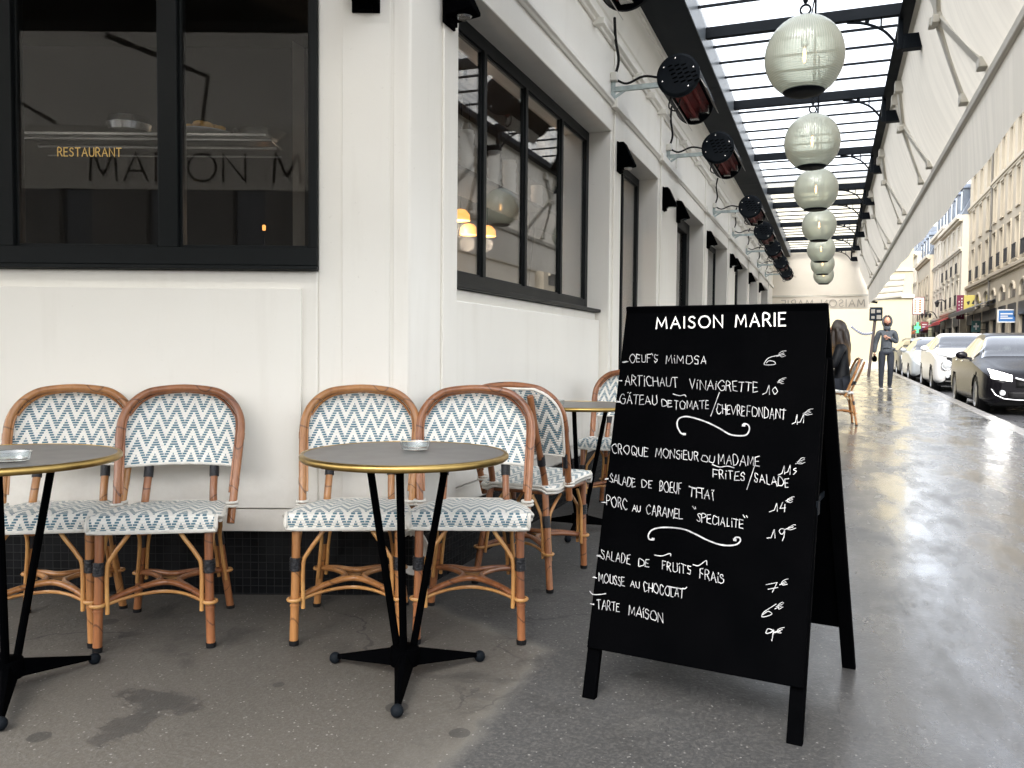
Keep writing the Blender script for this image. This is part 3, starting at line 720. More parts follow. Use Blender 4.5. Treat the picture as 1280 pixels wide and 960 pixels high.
# ================================================================ AWNINGS
aw = thing('street_awning', S(3.0, .58, 3.85), -TH, 'long cream canvas awning sloping from the canopy edge towards the parked cars', 'awning')
AV, ZVT, ZVB, AT, ZAT = .93, 2.86, 2.385, .60, 3.86
def wob(t): return .020*math.sin(t*.55) + .006*math.sin(t*1.7+1)
def aw_fn(u, v):
    t = .8 + 24.2*u; sag = .05*math.sin(PI*v) + .012*math.sin(t*2.4)*math.sin(PI*v)
    return (AT + (AV-AT)*v - sag*.6, t, ZAT + (ZVT-ZAT)*v - sag)
mb = MB(); mb.grid(aw_fn, 120, 10); mb.build('canvas', M['awning'], aw, frame='street', smooth=80, recalc=False)
def val_fn(u, v):
    t = .8 + 24.2*u
    return (AV + .012*math.sin(t*3.1)*v + .03*v, t, ZVT + (ZVB-ZVT)*v + (wob(t) if v > .9 else 0))
mb = MB(); mb.grid(val_fn, 140, 5); mb.build('valance', M['awning'], aw, frame='street', smooth=80, recalc=False)
mb = MB(); mb.bar((AV,.8,ZVT+.0),(AV,25.0,ZVT+.0), .055, .075); mb.build('front_bar', M['cream_soft'], aw, frame='street', bevel=.012)
mb = MB(); mb.tube([(AT+.02,.8,ZAT+.03),(AT+.02,25.0,ZAT+.03)], .055, 10); mb.build('roller', M['cream_soft'], aw, frame='street')
def arm(pts, t0):
    mb = MB(); pts = [Vector(p)+Vector((0,t0,0)) for p in pts]
    for p, q in zip(pts, pts[1:]): mb.bar(p, q, .085, .03, (1,0,.35))
    for p in pts[1:-1]: mb.bar(p+Vector((-.035,-.05,0)), p+Vector((-.035,.05,0)), .05, .06)
    mb.box(pts[0].x-.04, pts[0].x+.04, pts[0].y-.06, pts[0].y+.06, pts[0].z-.05, pts[0].z+.06); q = pts[-1]; mb.box(q.x-.03, q.x+.04, q.y-.06, q.y+.06, q.z-.04, q.z+.03)
    mb.build('folding_arm', M['cream_soft'], aw, frame='street', bevel=.008)
for t0 in (3.2, 6.3, 9.4, 12.4, 15.5, 18.5, 21.5):
    arm([(AT-.01,0,ZAT-.10),(AT+.075,.55,3.47),(AV-.05,.72,2.95)], t0)
    arm([(AT-.01,.50,ZAT-.10),(AT+.085,.44,3.45),(AV-.05,-.10,2.95)], t0)

# end screen of the terrace with its name valance (seen from behind, so mirrored)
es = thing('end_awning', S(25.1, -.4, 4.0), -TH, 'cream canvas screen closing the far end of the terrace above a lettered valance', 'awning')
def es_fn(u, v): return (A+.02 + (.98-A)*u, 25.15+.03*math.sin(u*9)*v, 4.08 + (2.69-4.08)*v)
mb = MB(); mb.grid(es_fn, 24, 8); mb.build('canvas', M['awning_end'], es, frame='street', smooth=80, recalc=False)
def ev_fn(u, v): return (A+.02 + (.98-A)*u, 25.15+.02*math.sin(u*11), 2.67 + (2.30-2.67)*v)
mb = MB(); mb.grid(ev_fn, 24, 3); val = mb.build('valance', M['awning_end'], es, frame='street', smooth=80, recalc=False)
mb = MB(); mb.bar((A+.02,25.15,2.68),(.98,25.15,2.68), .04, .05); mb.build('front_bar', M['cream_soft'], es, frame='street')
mb = MB(); strokes, W_ = stroke_layout('MAISON MARIE', gap=.3)
for k, s in enumerate(strokes):
    pts = smooth2(s, 3) if len(s) > 4 else s
    for sd in (-1, 1):
        ribbon(mb, [(.86-2.2*x/W_, 2.37+.19*y) for x, y in pts], .024, lambda u, v, o: Vector((u, 25.15+sd*(.024+o), v)), .0006*k)
mb.build('lettering', M['letter_grey'], val, smooth=0, recalc=False)

# awning over the front wall (it shades the front tables and shows as a reflection in the front window)
ca = thing('front_awning', (-2.3, 3.4, 3.6), 0, 'cream lettered canvas awning over the front tables, seen reflected in the window', 'awning')
X0, X1 = -5.6, -.35
mb = MB(); mb.grid(lambda u, v: (X0+(X1-X0)*u, 1.7-1.05*v, 3.10-.36*v-.03*math.sin(PI*v)), 20, 8); mb.build('canvas', M['awning_front'], ca, frame='world', smooth=80, recalc=False)
mb = MB(); mb.grid(lambda u, v: (X0+(X1-X0)*u, .65, 2.74-.48*v), 30, 4); cv = mb.build('valance', M['awning_front'], ca, frame='world', smooth=80, recalc=False)
mb = MB(); mb.box(X0, X1, 1.66, 1.84, 3.06, 3.42); mb.build('cassette', M['soffit'], ca, frame='world')
mb = MB(); mb.box(X0, X1, 1.84, 3.49, 3.60, 3.64); mb.build('shade_panel', M['cream'], ca, frame='world', smooth=0)  # unseen panel, made opaque to hold light off the ground by the wall
mb = MB()
for k in range(5): mb.bar((X0+.3+k*1.15,1.8,3.40),(X0+.3+k*1.15,3.49,3.58), .05, .06)
mb.build('rafter', M['iron'], ca, frame='world')
mb = MB()
for xa, d in ((-5.0,1),(-3.2,-1),(-2.6,1),(-.7,-1)):
    mb.bar((xa,1.66,3.04),(xa+d*.5,1.25,2.92), .022, .03); mb.bar((xa+d*.5,1.25,2.92),(xa+d*.25,.70,2.74), .022, .026)
mb.build('folding_arm', M['shelf_iron'], ca, frame='world')
mb = MB(); strokes, W_ = stroke_layout('MAISON MARIE', gap=.22)
for k, s in enumerate(strokes):
    pts = smooth2(s, 3) if len(s) > 4 else s
    for sd in (-1, 1):
        ribbon(mb, [(-3.22+2.28*x/W_, 2.325+.205*y) for x, y in pts], .018, lambda u, v, o: Vector((u, .65+sd*(.003+o), v)), .0002*k)
mb.build('lettering', M['letter_dark'], cv, smooth=0, recalc=False)

# small folded awning beyond the terrace end
sa = thing('folded_awning', S(27.5, 1.45, 3.3), -TH, 'small scalloped grey awning folded back beyond the end of the terrace', 'awning')
mb = MB()
for k in range(4):
    z = 2.72+.17*k; mb.tube([(1.05,27.4,z+.02*k),(1.95+.02*k,27.4,z+.10)], .085, 8)
mb.build('canvas', M['cream_soft'], sa, frame='street')
mb = MB(); mb.bar((1.0,27.5,2.66),(1.3,27.5,2.6), .06, .06); mb.bar((1.02,27.5,2.6),(1.02,27.5,3.4), .05, .05); mb.build('frame', M['iron'], sa, frame='street')

# ================================================================ GLOBE LAMPS
def make_globe():
    r = thing('globe_lamp', (0,0,0), 0, 'x', 'pendant lamp', 'prismatic glass globe lamps hanging in a row')
    rad = .205; prof = []
    for i in range(25):
        th = R_(14) + (R_(149)-R_(14))*i/24
        rr = rad*math.sin(th); zz = rad*1.05*math.cos(th)
        if abs(th - R_(84)) < .03: rr += .004
        prof.append((rr, zz))
    mb = MB()
    o = MB(); o.lathe(prof, 48); g = o.build('glass_globe', M['globe'], r, smooth=60, recalc=True)
    mb.lathe([(0,-.196),(.06,-.197),(.095,-.195),(.108,-.186),(.108,-.178),(.0,-.175)], 32); mb.build('base_cap', M['iron'], r)
    mb = MB(); mb.lathe([(0,.222),(.025,.222),(.045,.212),(.058,.198),(.058,.190),(0,.188)], 24)
    mb.tube([(.026*math.cos(a_*PI/8), 0, .248+.026*math.sin(a_*PI/8)) for a_ in range(16)], .006, 6, closed=True)
    mb.build('top_cap', M['iron'], r)
    mb = MB(); mb.tube([(0,0,.27),(0,0,1.28)], .005, 6); mb.tube([(.03,0,.21),(.045,0,.3),(.012,.0,.42),(.006,0,1.28)], .004, 6)
    mb.sphere((0,0,.30), .014, 8, 6, (1,1,1.6)); mb.build('hanging_rod', M['iron'], r)
    mb = MB(); mb.lathe([(.001,.13),(.02,.128),(.02,.06),(.012,.05),(.0,.05)], 12); mb.tube([(0,0,.12),(0,0,.2)], .01, 6); mb.build('bulb_holder', M['galv'], r)
    mb = MB(); mb.lathe([(.0,.05),(.006,.04),(.009,.01),(.009,-.01),(.005,-.03),(0,-.032)], 12); mb.build('bulb', M['filament'], r)
    return r
gl_pos = [(4.78,2.645),(6.80,2.665),(8.62,2.635),(11.1,2.645),(13.6,2.64),(16.0,2.66),(18.6,2.69)]
gl_lab = ['largest prismatic glass globe lamp, hanging nearest with its bulb glowing', 'second globe lamp along the row, half below the nearest globe',
  'third globe lamp along the row under the glass canopy', 'fourth globe lamp along the row, glowing filament inside', 'fifth globe lamp along the row, close behind the fourth',
  'sixth globe lamp along the row, mostly hidden by the fifth', 'farthest and lowest globe lamp at the end of the row']
g0 = make_globe()
for i, (t, z) in enumerate(gl_pos):
    o = g0 if i == 0 else copy_tree(g0)
    o.location = S(t, -.165, z); o.rotation_euler = (0, 0, -TH + .3*i); o['label'] = gl_lab[i]

# ================================================================ INFRARED HEATERS on the frieze
M['heat_red'] = pm('red_heater_glass', (.20,.014,.012), .5, c2=(.13,.010,.009), vs=10, spec=.1)
M['alu_dull'] = pm('dull_reflector', (.50,.48,.45), .55, 0)
def make_heater():
    r = thing('terrace_heater', (0,0,0), 0, 'x', 'heater', 'infrared heaters bracketed along the frieze')
    rad, Lh = .155, .80                                      # local: +Y along the street, +X away from the wall
    o0, o1 = R_(-110), R_(-8)                                # opening looks down and outwards
    mb = MB(); n = 22
    ring = [o1 + (2*PI-(o1-o0))*k/n for k in range(n+1)]
    pts = [(rad*math.cos(a_), rad*math.sin(a_)) for a_ in ring] + [(.93*rad*math.cos(a_), .93*rad*math.sin(a_)) for a_ in reversed(ring)]
    m_ = len(pts)
    mb.add([(x,.02,z) for x,z in pts]+[(x,Lh,z) for x,z in pts], [(i,(i+1)%m_,m_+(i+1)%m_,m_+i) for i in range(m_)]+[tuple(range(m_)),tuple(range(2*m_-1,m_-1,-1))])
    mb.build('body', M['iron'], r, smooth=40)
    for y in (0, Lh):
        mb = MB(); s = -1 if y == 0 else 1
        prof = [(0,s*.02),(rad*.9,s*.02),(rad*1.03,s*.005),(rad*1.03,-s*.02),(0,-s*.02)]
        mb.lathe(prof, 36, (0,y,0), axis='Y'); e = mb.build('end_plate', M['iron'], r, smooth=30)
        if s < 0:
            mb = MB()
            for row in range(5):
                for c_ in range(3 if row < 2 else 4):
                    x = -.075+.05*c_+.012*row; z = .062-.030*row
                    mb.bar((x, -.0205, z), (x+.034, -.0205, z+.012), .004, .010)
            mb.build('vent_slot', M['black'], e)
            for a_ in (100, 20, -50, 200, 150):
                mb = MB(); mb.lathe([(0,-.026),(.006,-.024),(.007,-.02),(0,-.019)], 8, (rad*.78*math.cos(R_(a_)), 0, rad*.78*math.sin(R_(a_))), axis='Y'); mb.build('screw', M['steel'], e)
    mb = MB()
    for a_ in (o0, o1):
        d_ = Vector((math.cos(a_), 0, math.sin(a_))); mid = Vector((math.cos((o0+o1)/2), 0, math.sin((o0+o1)/2)))
        p = d_*rad; q = d_*rad + mid*.085
        mb.hexa([p+Vector((0,.06,0)), q+Vector((0,.06,0)), q+Vector((0,Lh-.04,0)), p+Vector((0,Lh-.04,0)), p+d_*.006+Vector((0,.06,0)), q+d_*.006+Vector((0,.06,0)), q+d_*.006+Vector((0,Lh-.04,0)), p+d_*.006+Vector((0,Lh-.04,0))])
    mb.build('reflector_flap', M['alu_dull'], r, smooth=0)
    mid = Vector((math.cos((o0+o1)/2), 0, math.sin((o0+o1)/2))); side_ = Vector((-mid.z, 0, mid.x))
    mb = MB(); p = mid*.06
    mb.hexa([p-side_*.10+Vector((0,.05,0)), p+side_*.10+Vector((0,.05,0)), p+side_*.10+Vector((0,Lh-.05,0)), p-side_*.10+Vector((0,Lh-.05,0)),
             p-side_*.10+mid*.02+Vector((0,.05,0)), p+side_*.10+mid*.02+Vector((0,.05,0)), p+side_*.10+mid*.02+Vector((0,Lh-.05,0)), p-side_*.10+mid*.02+Vector((0,Lh-.05,0))])
    for k in (-1, 1): mb.tube([p+mid*.04+side_*.045*k+Vector((0,.06,0)), p+mid*.04+side_*.045*k+Vector((0,Lh-.06,0))], .018, 10)
    mb.build('heating_element', M['heat_red'], r, smooth=40)
    mb = MB()
    for k in (-1, 1):
        q = p+mid*.045+side_*.045*k+Vector((0,Lh-.09,0)); mb.box(q.x-.035, q.x+.035, q.y-.03, q.y+.03, q.z-.03, q.z+.03)
    mb.build('element_clip', M['steel'], r)
    mb = MB(); xw = A+1.10                                   # wall plane in local x
    mb.bar((xw+.01,.02,-.05),(-.10,.02,-.05), .03, .035); mb.bar((xw+.008,.02,.04),(xw+.008,.02,-.13), .05, .012, (0,1,0)); mb.bar((xw+.01,.02,-.12),(xw+.12,.02,-.055), .008, .02)
    mb.build('wall_bracket', M['galv'], r, smooth=0)
    mb = MB(); mb.box(xw, xw+.05, -.02, .05, .01, .075); mb.build('junction_box', M['plastic_white'], r, bevel=.006)
    mb = MB()
    mb.tube(catmull([(xw+.03,.02,.06),(xw+.06,.0,.16),(xw+.05,-.06,.30),(xw+.10,-.30,.36)], 5), .011, 6)
    mb.tube(catmull([(xw+.03,.03,.03),(xw+.12,.03,-.01),(xw+.25,.03,.03),(-.12,.03,0)], 5), .009, 6)
    mb.tube(catmull([(-.06,.05,-.13),(-.07,.03,-.22),(-.02,.06,-.24),(.0,.1,-.15)], 5), .006, 6)
    mb.build('cable', M['rubber'], r)
    return r
h0 = make_heater()
hl = ['black terrace heater cut off by the top edge of the picture', 'nearest whole terrace heater with red element, level with the largest globe lamp', 'second whole terrace heater along the wall, red element showing',
 'third whole terrace heater along the wall, after the wide gap', 'fourth whole terrace heater along the frieze', 'fifth whole terrace heater along the frieze', 'sixth whole terrace heater along the frieze', 'last terrace heater, lowest in the row by the end screen']
for i, t in enumerate((3.82, 6.28, 8.60, 12.2, 14.7, 17.15, 19.84, 22.3)):
    o = h0 if i == 0 else copy_tree(h0)
    o.location = S(t, -1.10, 3.11); o.rotation_euler = (0, 0, -TH); o['label'] = hl[i]

# ================================================================ WALL LAMPS
def make_wall_lamp():
    r = thing('wall_lamp', (0,0,0), 0, 'x', 'wall lamp', 'black wedge wall lamps')          # local +X out of the wall
    mb = MB(); mb.ext([(.012,.0),(.135,.015),(.135,.03),(.055,.20),(.012,.20)], (0,-.055,0), (1,0,0), (0,0,1), (0,.11,0)); mb.build('housing', M['black'], r, bevel=.006)
    mb = MB(); mb.box(0, .012, -.058, .058, -.03, .205); mb.box(.012, .035, -.03, .03, -.028, .0); mb.build('back_plate', M['black'], r, bevel=.003)
    mb = MB(); mb.lathe([(0,-.004),(.03,-.004),(.034,.004),(0,.004)], 16, (.078,0,0)); mb.build('lens', M['ashglass'], r)
    return r
l0 = make_wall_lamp()
wl = [(None,'black wall lamp on the front wall, only its underside in view'), (3.36,'black wall lamp at the corner beside the first street window, top cropped'), (6.50,'black wedge wall lamp on the pier left of the first street door'),
      (8.40,'black wedge wall lamp on the wide pier past the first street door'), (9.20,'black wedge wall lamp just left of the second street opening'), (11.58,'black wedge wall lamp on the narrow pier before the third opening'), (14.35,'black wedge wall lamp on the broad pier in mid terrace'),
      (15.05,'black wedge wall lamp close before the fifth opening'), (17.8,'black wedge wall lamp far along, fifth pier'), (20.4,'farthest black wedge wall lamp beneath the last heaters')]
for i, (t, lab) in enumerate(wl):
    o = l0 if i == 0 else copy_tree(l0); o['label'] = lab
    if t is None: o.location = (-.615, 3.494, 2.475); o.rotation_euler = (0, 0, -PI/2)
    else: o.location = S(t, A+.014, 2.50 if i > 1 else 2.505); o.rotation_euler = (0, 0, -TH)

# ================================================================ BISTRO CHAIRS  (local: sitter faces -Y)
def hw_at(z):                                    # half width of the back loop at height z
    zt, rc = .895, .150
    base = .212 + .018*min(1, (z-.42)/.3)
    if z <= zt-rc: return base
    k = min(1, (z-(zt-rc))/rc); return base - rc + rc*math.sqrt(max(0, 1-k**2.3)) 
def yl(z): return .085 + (z-.40)/.495*.185
def make_chair(wood, cane):
    r = thing('bistro_chair', (0,0,0), 0, 'x', 'chair')
    W1, CN = M[wood], M[cane]
    # outer back loop, one bent pole from one seat side over the top to the other
    left = []
    for z in (.385,.45,.55,.65,.745): left.append(Vector((-hw_at(z), yl(z), z)))
    cz, rc = .745, .150; cx = hw_at(.745)-rc
    for a_ in (20,40,60,80): left.append(Vector((-cx-rc*math.cos(R_(a_)), yl(cz+rc*math.sin(R_(a_))), cz+rc*math.sin(R_(a_)))))
    pts = left + [Vector((0, yl(.90), .902))] + [Vector((-p.x, p.y, p.z)) for p in reversed(left)]
    mb = MB(); cp = catmull(pts, 4); mb.tube(cp, .0152, 10)
    inn = [p + Vector((-.017*(1 if p.x > 0 else -1)*min(1, abs(p.x)/.05), .002, -.014 if p.z > .8 else 0)) for p in cp[6:-6]]
    mb.tube(inn, .0055, 6)
    for i in (7, 14, len(cp)-9, len(cp)-16): mb.tube([cp[i], cp[i+1]], [.0164,.0164], 10)       # nodes of the cane
    mb.build('back_loop', W1, r, smooth=60)
    # woven back panel
    z0, z1 = .595, .888
    def pfn(u, v):
        z = z0 + (z1-z0)*v; h = max(hw_at(z)-.002, .005); x = (2*u-1)*h
        zz = z - .022*(1-v)*(1-abs(2*u-1)**2)*(-.4)
        return x, yl(z)+.018+.035*(1-(x/.23)**2), zz
    def puv(u, v): z = z0 + (z1-z0)*v; h = max(hw_at(z)-.002, .005); return ((2*u-1)*h + .034, z)
    mb = MB(); mb.grid(pfn, 20, 24, puv)
    mb.grid(lambda u, v: (lambda p: (p[0], p[1]+.010, p[2]))(pfn(1-u, v)), 20, 24, lambda u, v: puv(1-u, v))
    bp = mb.build('woven_back', M['weave'], r, smooth=60, recalc=False)
    mb = MB(); edge = [pfn(u/24, 0) for u in range(25)] + [pfn(1, v/20) for v in range(1, 20)] + [pfn(1-u/24, 1) for u in range(1, 24)] + [pfn(0, 1-v/20) for v in range(0, 20)]
    mb.tube([Vector(p)+Vector((0,.006,0)) for p in edge], .0068, 6, closed=True); mb.build('piping', M['piping'], bp, smooth=60)
    # inner posts running down into the splayed rear legs
    for sx in (-1, 1):
        mb = MB(); mb.tube(catmull([(sx*.116, yl(.86)+.076, .86), (sx*.120, yl(.72)+.078, .72), (sx*.124, yl(.6)+.072, .6), (sx*.128, .175, .47), (sx*.135, .185, .40), (sx*.158, .215, .2), (sx*.180, .240, 0.012)], 5), .0148, 10)
        lg = mb.build('rear_leg', W1, r, smooth=60)
        for zz, p0, p1 in ((.57, (sx*.1245, .222, .592), (sx*.1255, .210, .550)), (.3, (sx*.1435,.197,.325), (sx*.1495,.204,.275))):
            mb = MB(); mb.tube([p0, p1], .0185, 12); mb.build('binding', M['wrap'], lg)
        mb = MB(); mb.lathe([(0,-.001),(.016,-.001),(.0175,.014),(0,.016)], 12, (sx*.1805,.2405,.001)); mb.build('foot_cap', M['rubber'], lg)
        mb = MB(); mb.tube([(sx*.222, yl(.595)+.022, .60), (sx*.219, yl(.55)+.022, .54)], .011, 8); mb.build('binding', M['wrap'], r)
        mb = MB()
        for k in range(2): mb.tube([(sx*(.213+.0*k)+.021*math.cos(a_*PI/7), yl(.43)+.024*math.sin(a_*PI/7), .452+.013*k) for a_ in range(14)], .0058, 6, closed=True)
        mb.build('seat_binding', M['piping'], r)
    # seat
    def outline(y):                               # half width of the seat
        h = .232 - .05*(y+.225)/.42
        if y < -.175: k = (-.175-y)/.05; h -= .05*(1-math.sqrt(max(0, 1-k*k)))
        if y > .155: k = (y-.155)/.04; h -= .04*(1-math.sqrt(max(0, 1-k*k)))
        return h
    def sfn(u, v):
        x0 = 2*u-1
        if v < .22:                               # front roll, hanging down
            q = v/.22; y = -.226 - .004*math.sin(PI*q); z = .427 + .052*q; h = outline(-.215)+.012*(1-q)*0; y += .018*(q**3)
            return (x0*h*1.01, y, z)
        q = (v-.22)/.78; y = -.208 + .403*q; h = outline(max(-.2249, min(.1949, y)))
        z = .479 - .022*q + .012*math.sin(PI*min(1, q*1.15+.12))*(1-.35*x0*x0) - (.014*max(0, abs(x0)-.85)/.15)
        return (x0*h, y, z)
    def suv(u, v):
        if v < .22: vv = .055*v/.22
        else: vv = .055+.42*(v-.22)/.78
        return ((2*u-1)*.225+.034, vv+.012)
    mb = MB(); mb.grid(sfn, 24, 32, suv); st = mb.build('woven_seat', M['weave'], r, smooth=70, recalc=False)
    mb = MB(); ring = [sfn(u/20, 0) for u in range(21)] + [sfn(1, v/24) for v in range(1, 25)] + [sfn(1-u/16, 1) for u in range(1, 17)] + [sfn(0, 1-v/24) for v in range(1, 24)]
    ring = [Vector(p) + Vector((0,0,-.004)) for p in ring]
    mb.tube(ring, .0078, 6, closed=True); mb.tube([p+Vector((-.004 if p.x > 0 else .004, 0, -.013)) for p in ring if p.y > -.21], .007, 6)
    mb.build('piping', M['piping'], st, smooth=60)
    mb = MB(); o = [(x, y) for x, y in [(-.20,-.188),(.20,-.188),(.165,.17),(-.165,.17)]]; mb.prism(o, .412, .446); mb.build('seat_frame', M[wood], r, bevel=.01)
    # front legs
    for sx in (-1, 1):
        mb = MB(); mb.tube(catmull([(sx*.182,-.195,.435), (sx*.184,-.200,.25), (sx*.190,-.206,.012)], 6), .0156, 10)
        for zz in (.14,): mb.tube([(sx*.187,-.2035,zz),(sx*.187,-.2035,zz+.006)], .0178, 10)
        lg = mb.build('front_leg', W1, r, smooth=60)
        mb = MB(); mb.tube([(sx*.1835,-.199,.315),(sx*.1845,-.2,.268)], .0205, 12)
        for k in range(5): mb.tube([(sx*.184+.0205*math.cos(a_*PI/6), -.1995+.0205*math.sin(a_*PI/6), .272+.0095*k) for a_ in range(12)], .0018, 4, closed=True)
        mb.build('binding', M['wrap'], lg)
        mb = MB(); mb.lathe([(0,-.001),(.017,-.001),(.0185,.016),(0,.018)], 12, (sx*.190,-.206,.001)); mb.build('foot_cap', M['rubber'], lg)
    # bent cane braces
    for sx in (-1, 1):
        mb = MB()
        mb.tube(catmull([(sx*.158,-.200,.13),(sx*.158,-.199,.285),(sx*.142,-.198,.33),(sx*.10,-.195,.39),(sx*.085,-.19,.412)], 5), .0078, 8); mb.build('brace', CN, r, smooth=60); mb = MB()
        mb.tube(catmull([(sx*.186,-.172,.13),(sx*.184,-.172,.285),(sx*.184,-.160,.33),(sx*.182,-.115,.40)], 5), .0078, 8); mb.build('brace', CN, r, smooth=60); mb = MB()
        mb.tube(catmull([(sx*.170,.205,.13),(sx*.152,.180,.30),(sx*.160,.15,.36),(sx*.172,.09,.41)], 5), .0075, 8); mb.build('brace', CN, r, smooth=60); mb = MB()
        mb.tube(catmull([(sx*.140,.222,.14),(sx*.125,.200,.30),(sx*.105,.19,.35),(sx*.07,.18,.41)], 5), .0075, 8)
        mb.build('brace', CN, r, smooth=60)
    # stretchers bowed into a cross, bound round the legs
    zc = .165; leg = {(-1,-1):(-.188,-.2045), (1,-1):(.188,-.2045), (-1,1):(-.166,.226), (1,1):(.166,.226)}
    def arc(p, q, pull, dz, rr):
        p = Vector((*p, zc)); q = Vector((*q, zc)); c = Vector((0, .01, zc+dz)); m_ = (p+q)/2
        mid = m_ + (c-m_)*pull
        return catmull([p, p+(mid-p)*.5+(c-m_)*.10*pull+Vector((0,0,.006)), mid, q+(mid-q)*.5+(c-m_)*.10*pull+Vector((0,0,.006)), q], 6), rr
    mb = MB()
    for p, q, pull, dz, rr in ((leg[-1,-1],leg[1,-1],.72,.045,.0115),(leg[-1,1],leg[1,1],.72,.045,.0105),(leg[-1,-1],leg[-1,1],.80,.03,.0105),(leg[1,-1],leg[1,1],.80,.03,.0105)):
        cc, rr = arc(p, q, pull, dz, rr); mb.tube(cc, rr, 8)
    mb.build('stretcher', W1, r, smooth=60)
    mb = MB()
    for p, q in ((leg[-1,-1],leg[1,-1]),(leg[-1,1],leg[1,1])):
        cc, _ = arc(p, q, .64, .02, .007); mb.tube([v+Vector((0, -.014 if p[1] < 0 else .014, -.006)) for v in cc], .0065, 6)
    for (sx, sy), p in leg.items():
        mb.tube([(p[0]+.022*math.cos(a_*PI/7), p[1]+.022*math.sin(a_*PI/7), zc) for a_ in range(14)], .0062, 6, closed=True)
    mb.build('cane_binding', CN, r, smooth=60)
    return r
honey = make_chair('rattan', 'cane'); red = make_chair('rattan_red', 'cane')
GRP = 'rattan bistro chairs with blue and white woven seats'
chairs = [  # proto, x, y, rz(deg), label
 (honey, -.60, 3.165, 4, 'honey coloured rattan bistro chair left of the middle table, in front of the panel edge'),
 (red, -.148, 3.175, 0, 'chestnut rattan bistro chair to the right of the middle table, facing out'),
 (red, -1.285, 3.10, 9, 'chestnut rattan bistro chair against the bare wall panel, right of the left table'),
 (honey, -1.71, 3.085, 11, 'honey rattan bistro chair half hidden behind the left cropped table'),
]
used = set()
for pr, x, y, rz, lab in chairs:
    o = pr if pr not in used else copy_tree(pr); used.add(pr)
    o.location = (x, y, gz(x*sT+y*cT)); o.rotation_euler = (0, 0, R_(rz)); o['label'] = lab; o['group'] = GRP
chairs2 = [
 (red, 3.66, -1.29, 157, 'rattan bistro chair with its back to us, between the middle table and the menu board'),
 (red, 5.28, -1.27, -22, 'rattan bistro chair facing us behind the third table, cut off by the menu board'),
 (red, 6.15, -1.22, 157, 'bistro chair behind the third table chair, only a patch of its seat showing'),
 (honey, 12.2, .09, -104, 'rattan bistro chair the long haired woman sits on'),
]
for pr, t, a, rz, lab in chairs2:
    o = copy_tree(pr); o.location = G(t, a); o.rotation_euler = (0, 0, R_(rz)); o['label'] = lab; o['group'] = GRP

# ================================================================ TABLES
def make_table():
    r = thing('bistro_table', (0,0,0), 0, 'x', 'table', 'round brass rimmed bistro tables'); rad = .327; zt = .737
    mb = MB(); mb.lathe([(0,zt-.018),(rad-.012,zt-.018),(rad-.010,zt),(0,zt)], 64); tp = mb.build('table_top', M['ttop'], r, smooth=30)
    mb = MB(); mb.lathe([(rad-.012,zt-.020),(rad-.002,zt-.020),(rad+.004,zt-.014),(rad+.005,zt-.006),(rad,zt+.001),(rad-.010,zt+.002),(rad-.012,zt-.002)], 72); mb.build('brass_rim', M['brass'], tp, smooth=60)
    for k in range(3):
        an = R_(28+120*k); p = Vector((.028*math.cos(an), .028*math.sin(an), .085)); q = Vector((.150*math.cos(an), .150*math.sin(an), zt-.02))
        mb = MB(); mb.tube([p, q], .0125, 10); mb.lathe([(0,-.004),(.03,-.004),(.03,0),(0,0)], 12, q); mb.build('strut', M['black'], r)
    for k in range(3):
        an = R_(-90+120*k); d = Vector((math.cos(an), math.sin(an), 0)); s = Vector((-d.y, d.x, 0)); L = .275
        mb = MB()
        mb.hexa([s*-.034+Vector((0,0,.052)), s*.034+Vector((0,0,.052)), d*L+s*.009+Vector((0,0,.020)), d*L-s*.009+Vector((0,0,.020)),
                 s*-.012+Vector((0,0,.108)), s*.012+Vector((0,0,.108)), d*L+s*.004+Vector((0,0,.033)), d*L-s*.004+Vector((0,0,.033))])
        ft = mb.build('foot', M['black'], r, smooth=0, bevel=.003)
        mb = MB(); mb.sphere(d*(L+.008)+Vector((0,0,.0195)), .0195, 16, 12); mb.build('ball_foot', M['iron'], ft)
    mb = MB(); mb.lathe([(0,.045),(.046,.05),(.050,.075),(.046,.105),(.03,.112),(0,.113)], 24); mb.build('hub', M['black'], r)
    return r
t0_ = make_table()
tabs = [((-.340, 2.655), 3, 'middle bistro table in front of two chairs, star foot fully in view'), ((-1.552, 2.53), 28, 'left bistro table cropped by the picture edge'), (None, -18, 'third bistro table beside the menu board, behind the chair seen from the back')]
for i, (xy, rz, lab) in enumerate(tabs):
    o = t0_ if i == 0 else copy_tree(t0_)
    if xy is None: o.location = G(4.60, -1.33)
    else: o.location = (*xy, gz(xy[0]*sT+xy[1]*cT))
    o.rotation_euler = (0, 0, R_(rz)); o['label'] = lab
def make_ashtray():
    o = MB(); o.lathe([(0,0),(.036,0),(.044,.004),(.050,.028),(.047,.030),(.044,.028),(.040,.010),(.0,.008)], 32)
    a = o.build('ashtray', M['ashglass'], None, smooth=40); return tag(a, 'x', 'ashtray', 'clear glass ashtrays')
as0 = make_ashtray()
for i, (p, lab) in enumerate(((on_z(519,561,.737), 'round clear glass ashtray on the middle table'), (on_z(16,572,.737), 'round clear glass ashtray on the left cropped table'), (on_z(722,503,.753), 'clear glass ashtray on the third table by the menu board'))):
    o = as0 if i == 0 else as0.copy()
    if i: col.objects.link(o)
    tz = (.739 + gz(p.x*sT+p.y*cT)); o.location = (p.x, p.y, tz); o['label'] = lab
o.location = G(4.47, -1.44, .739)

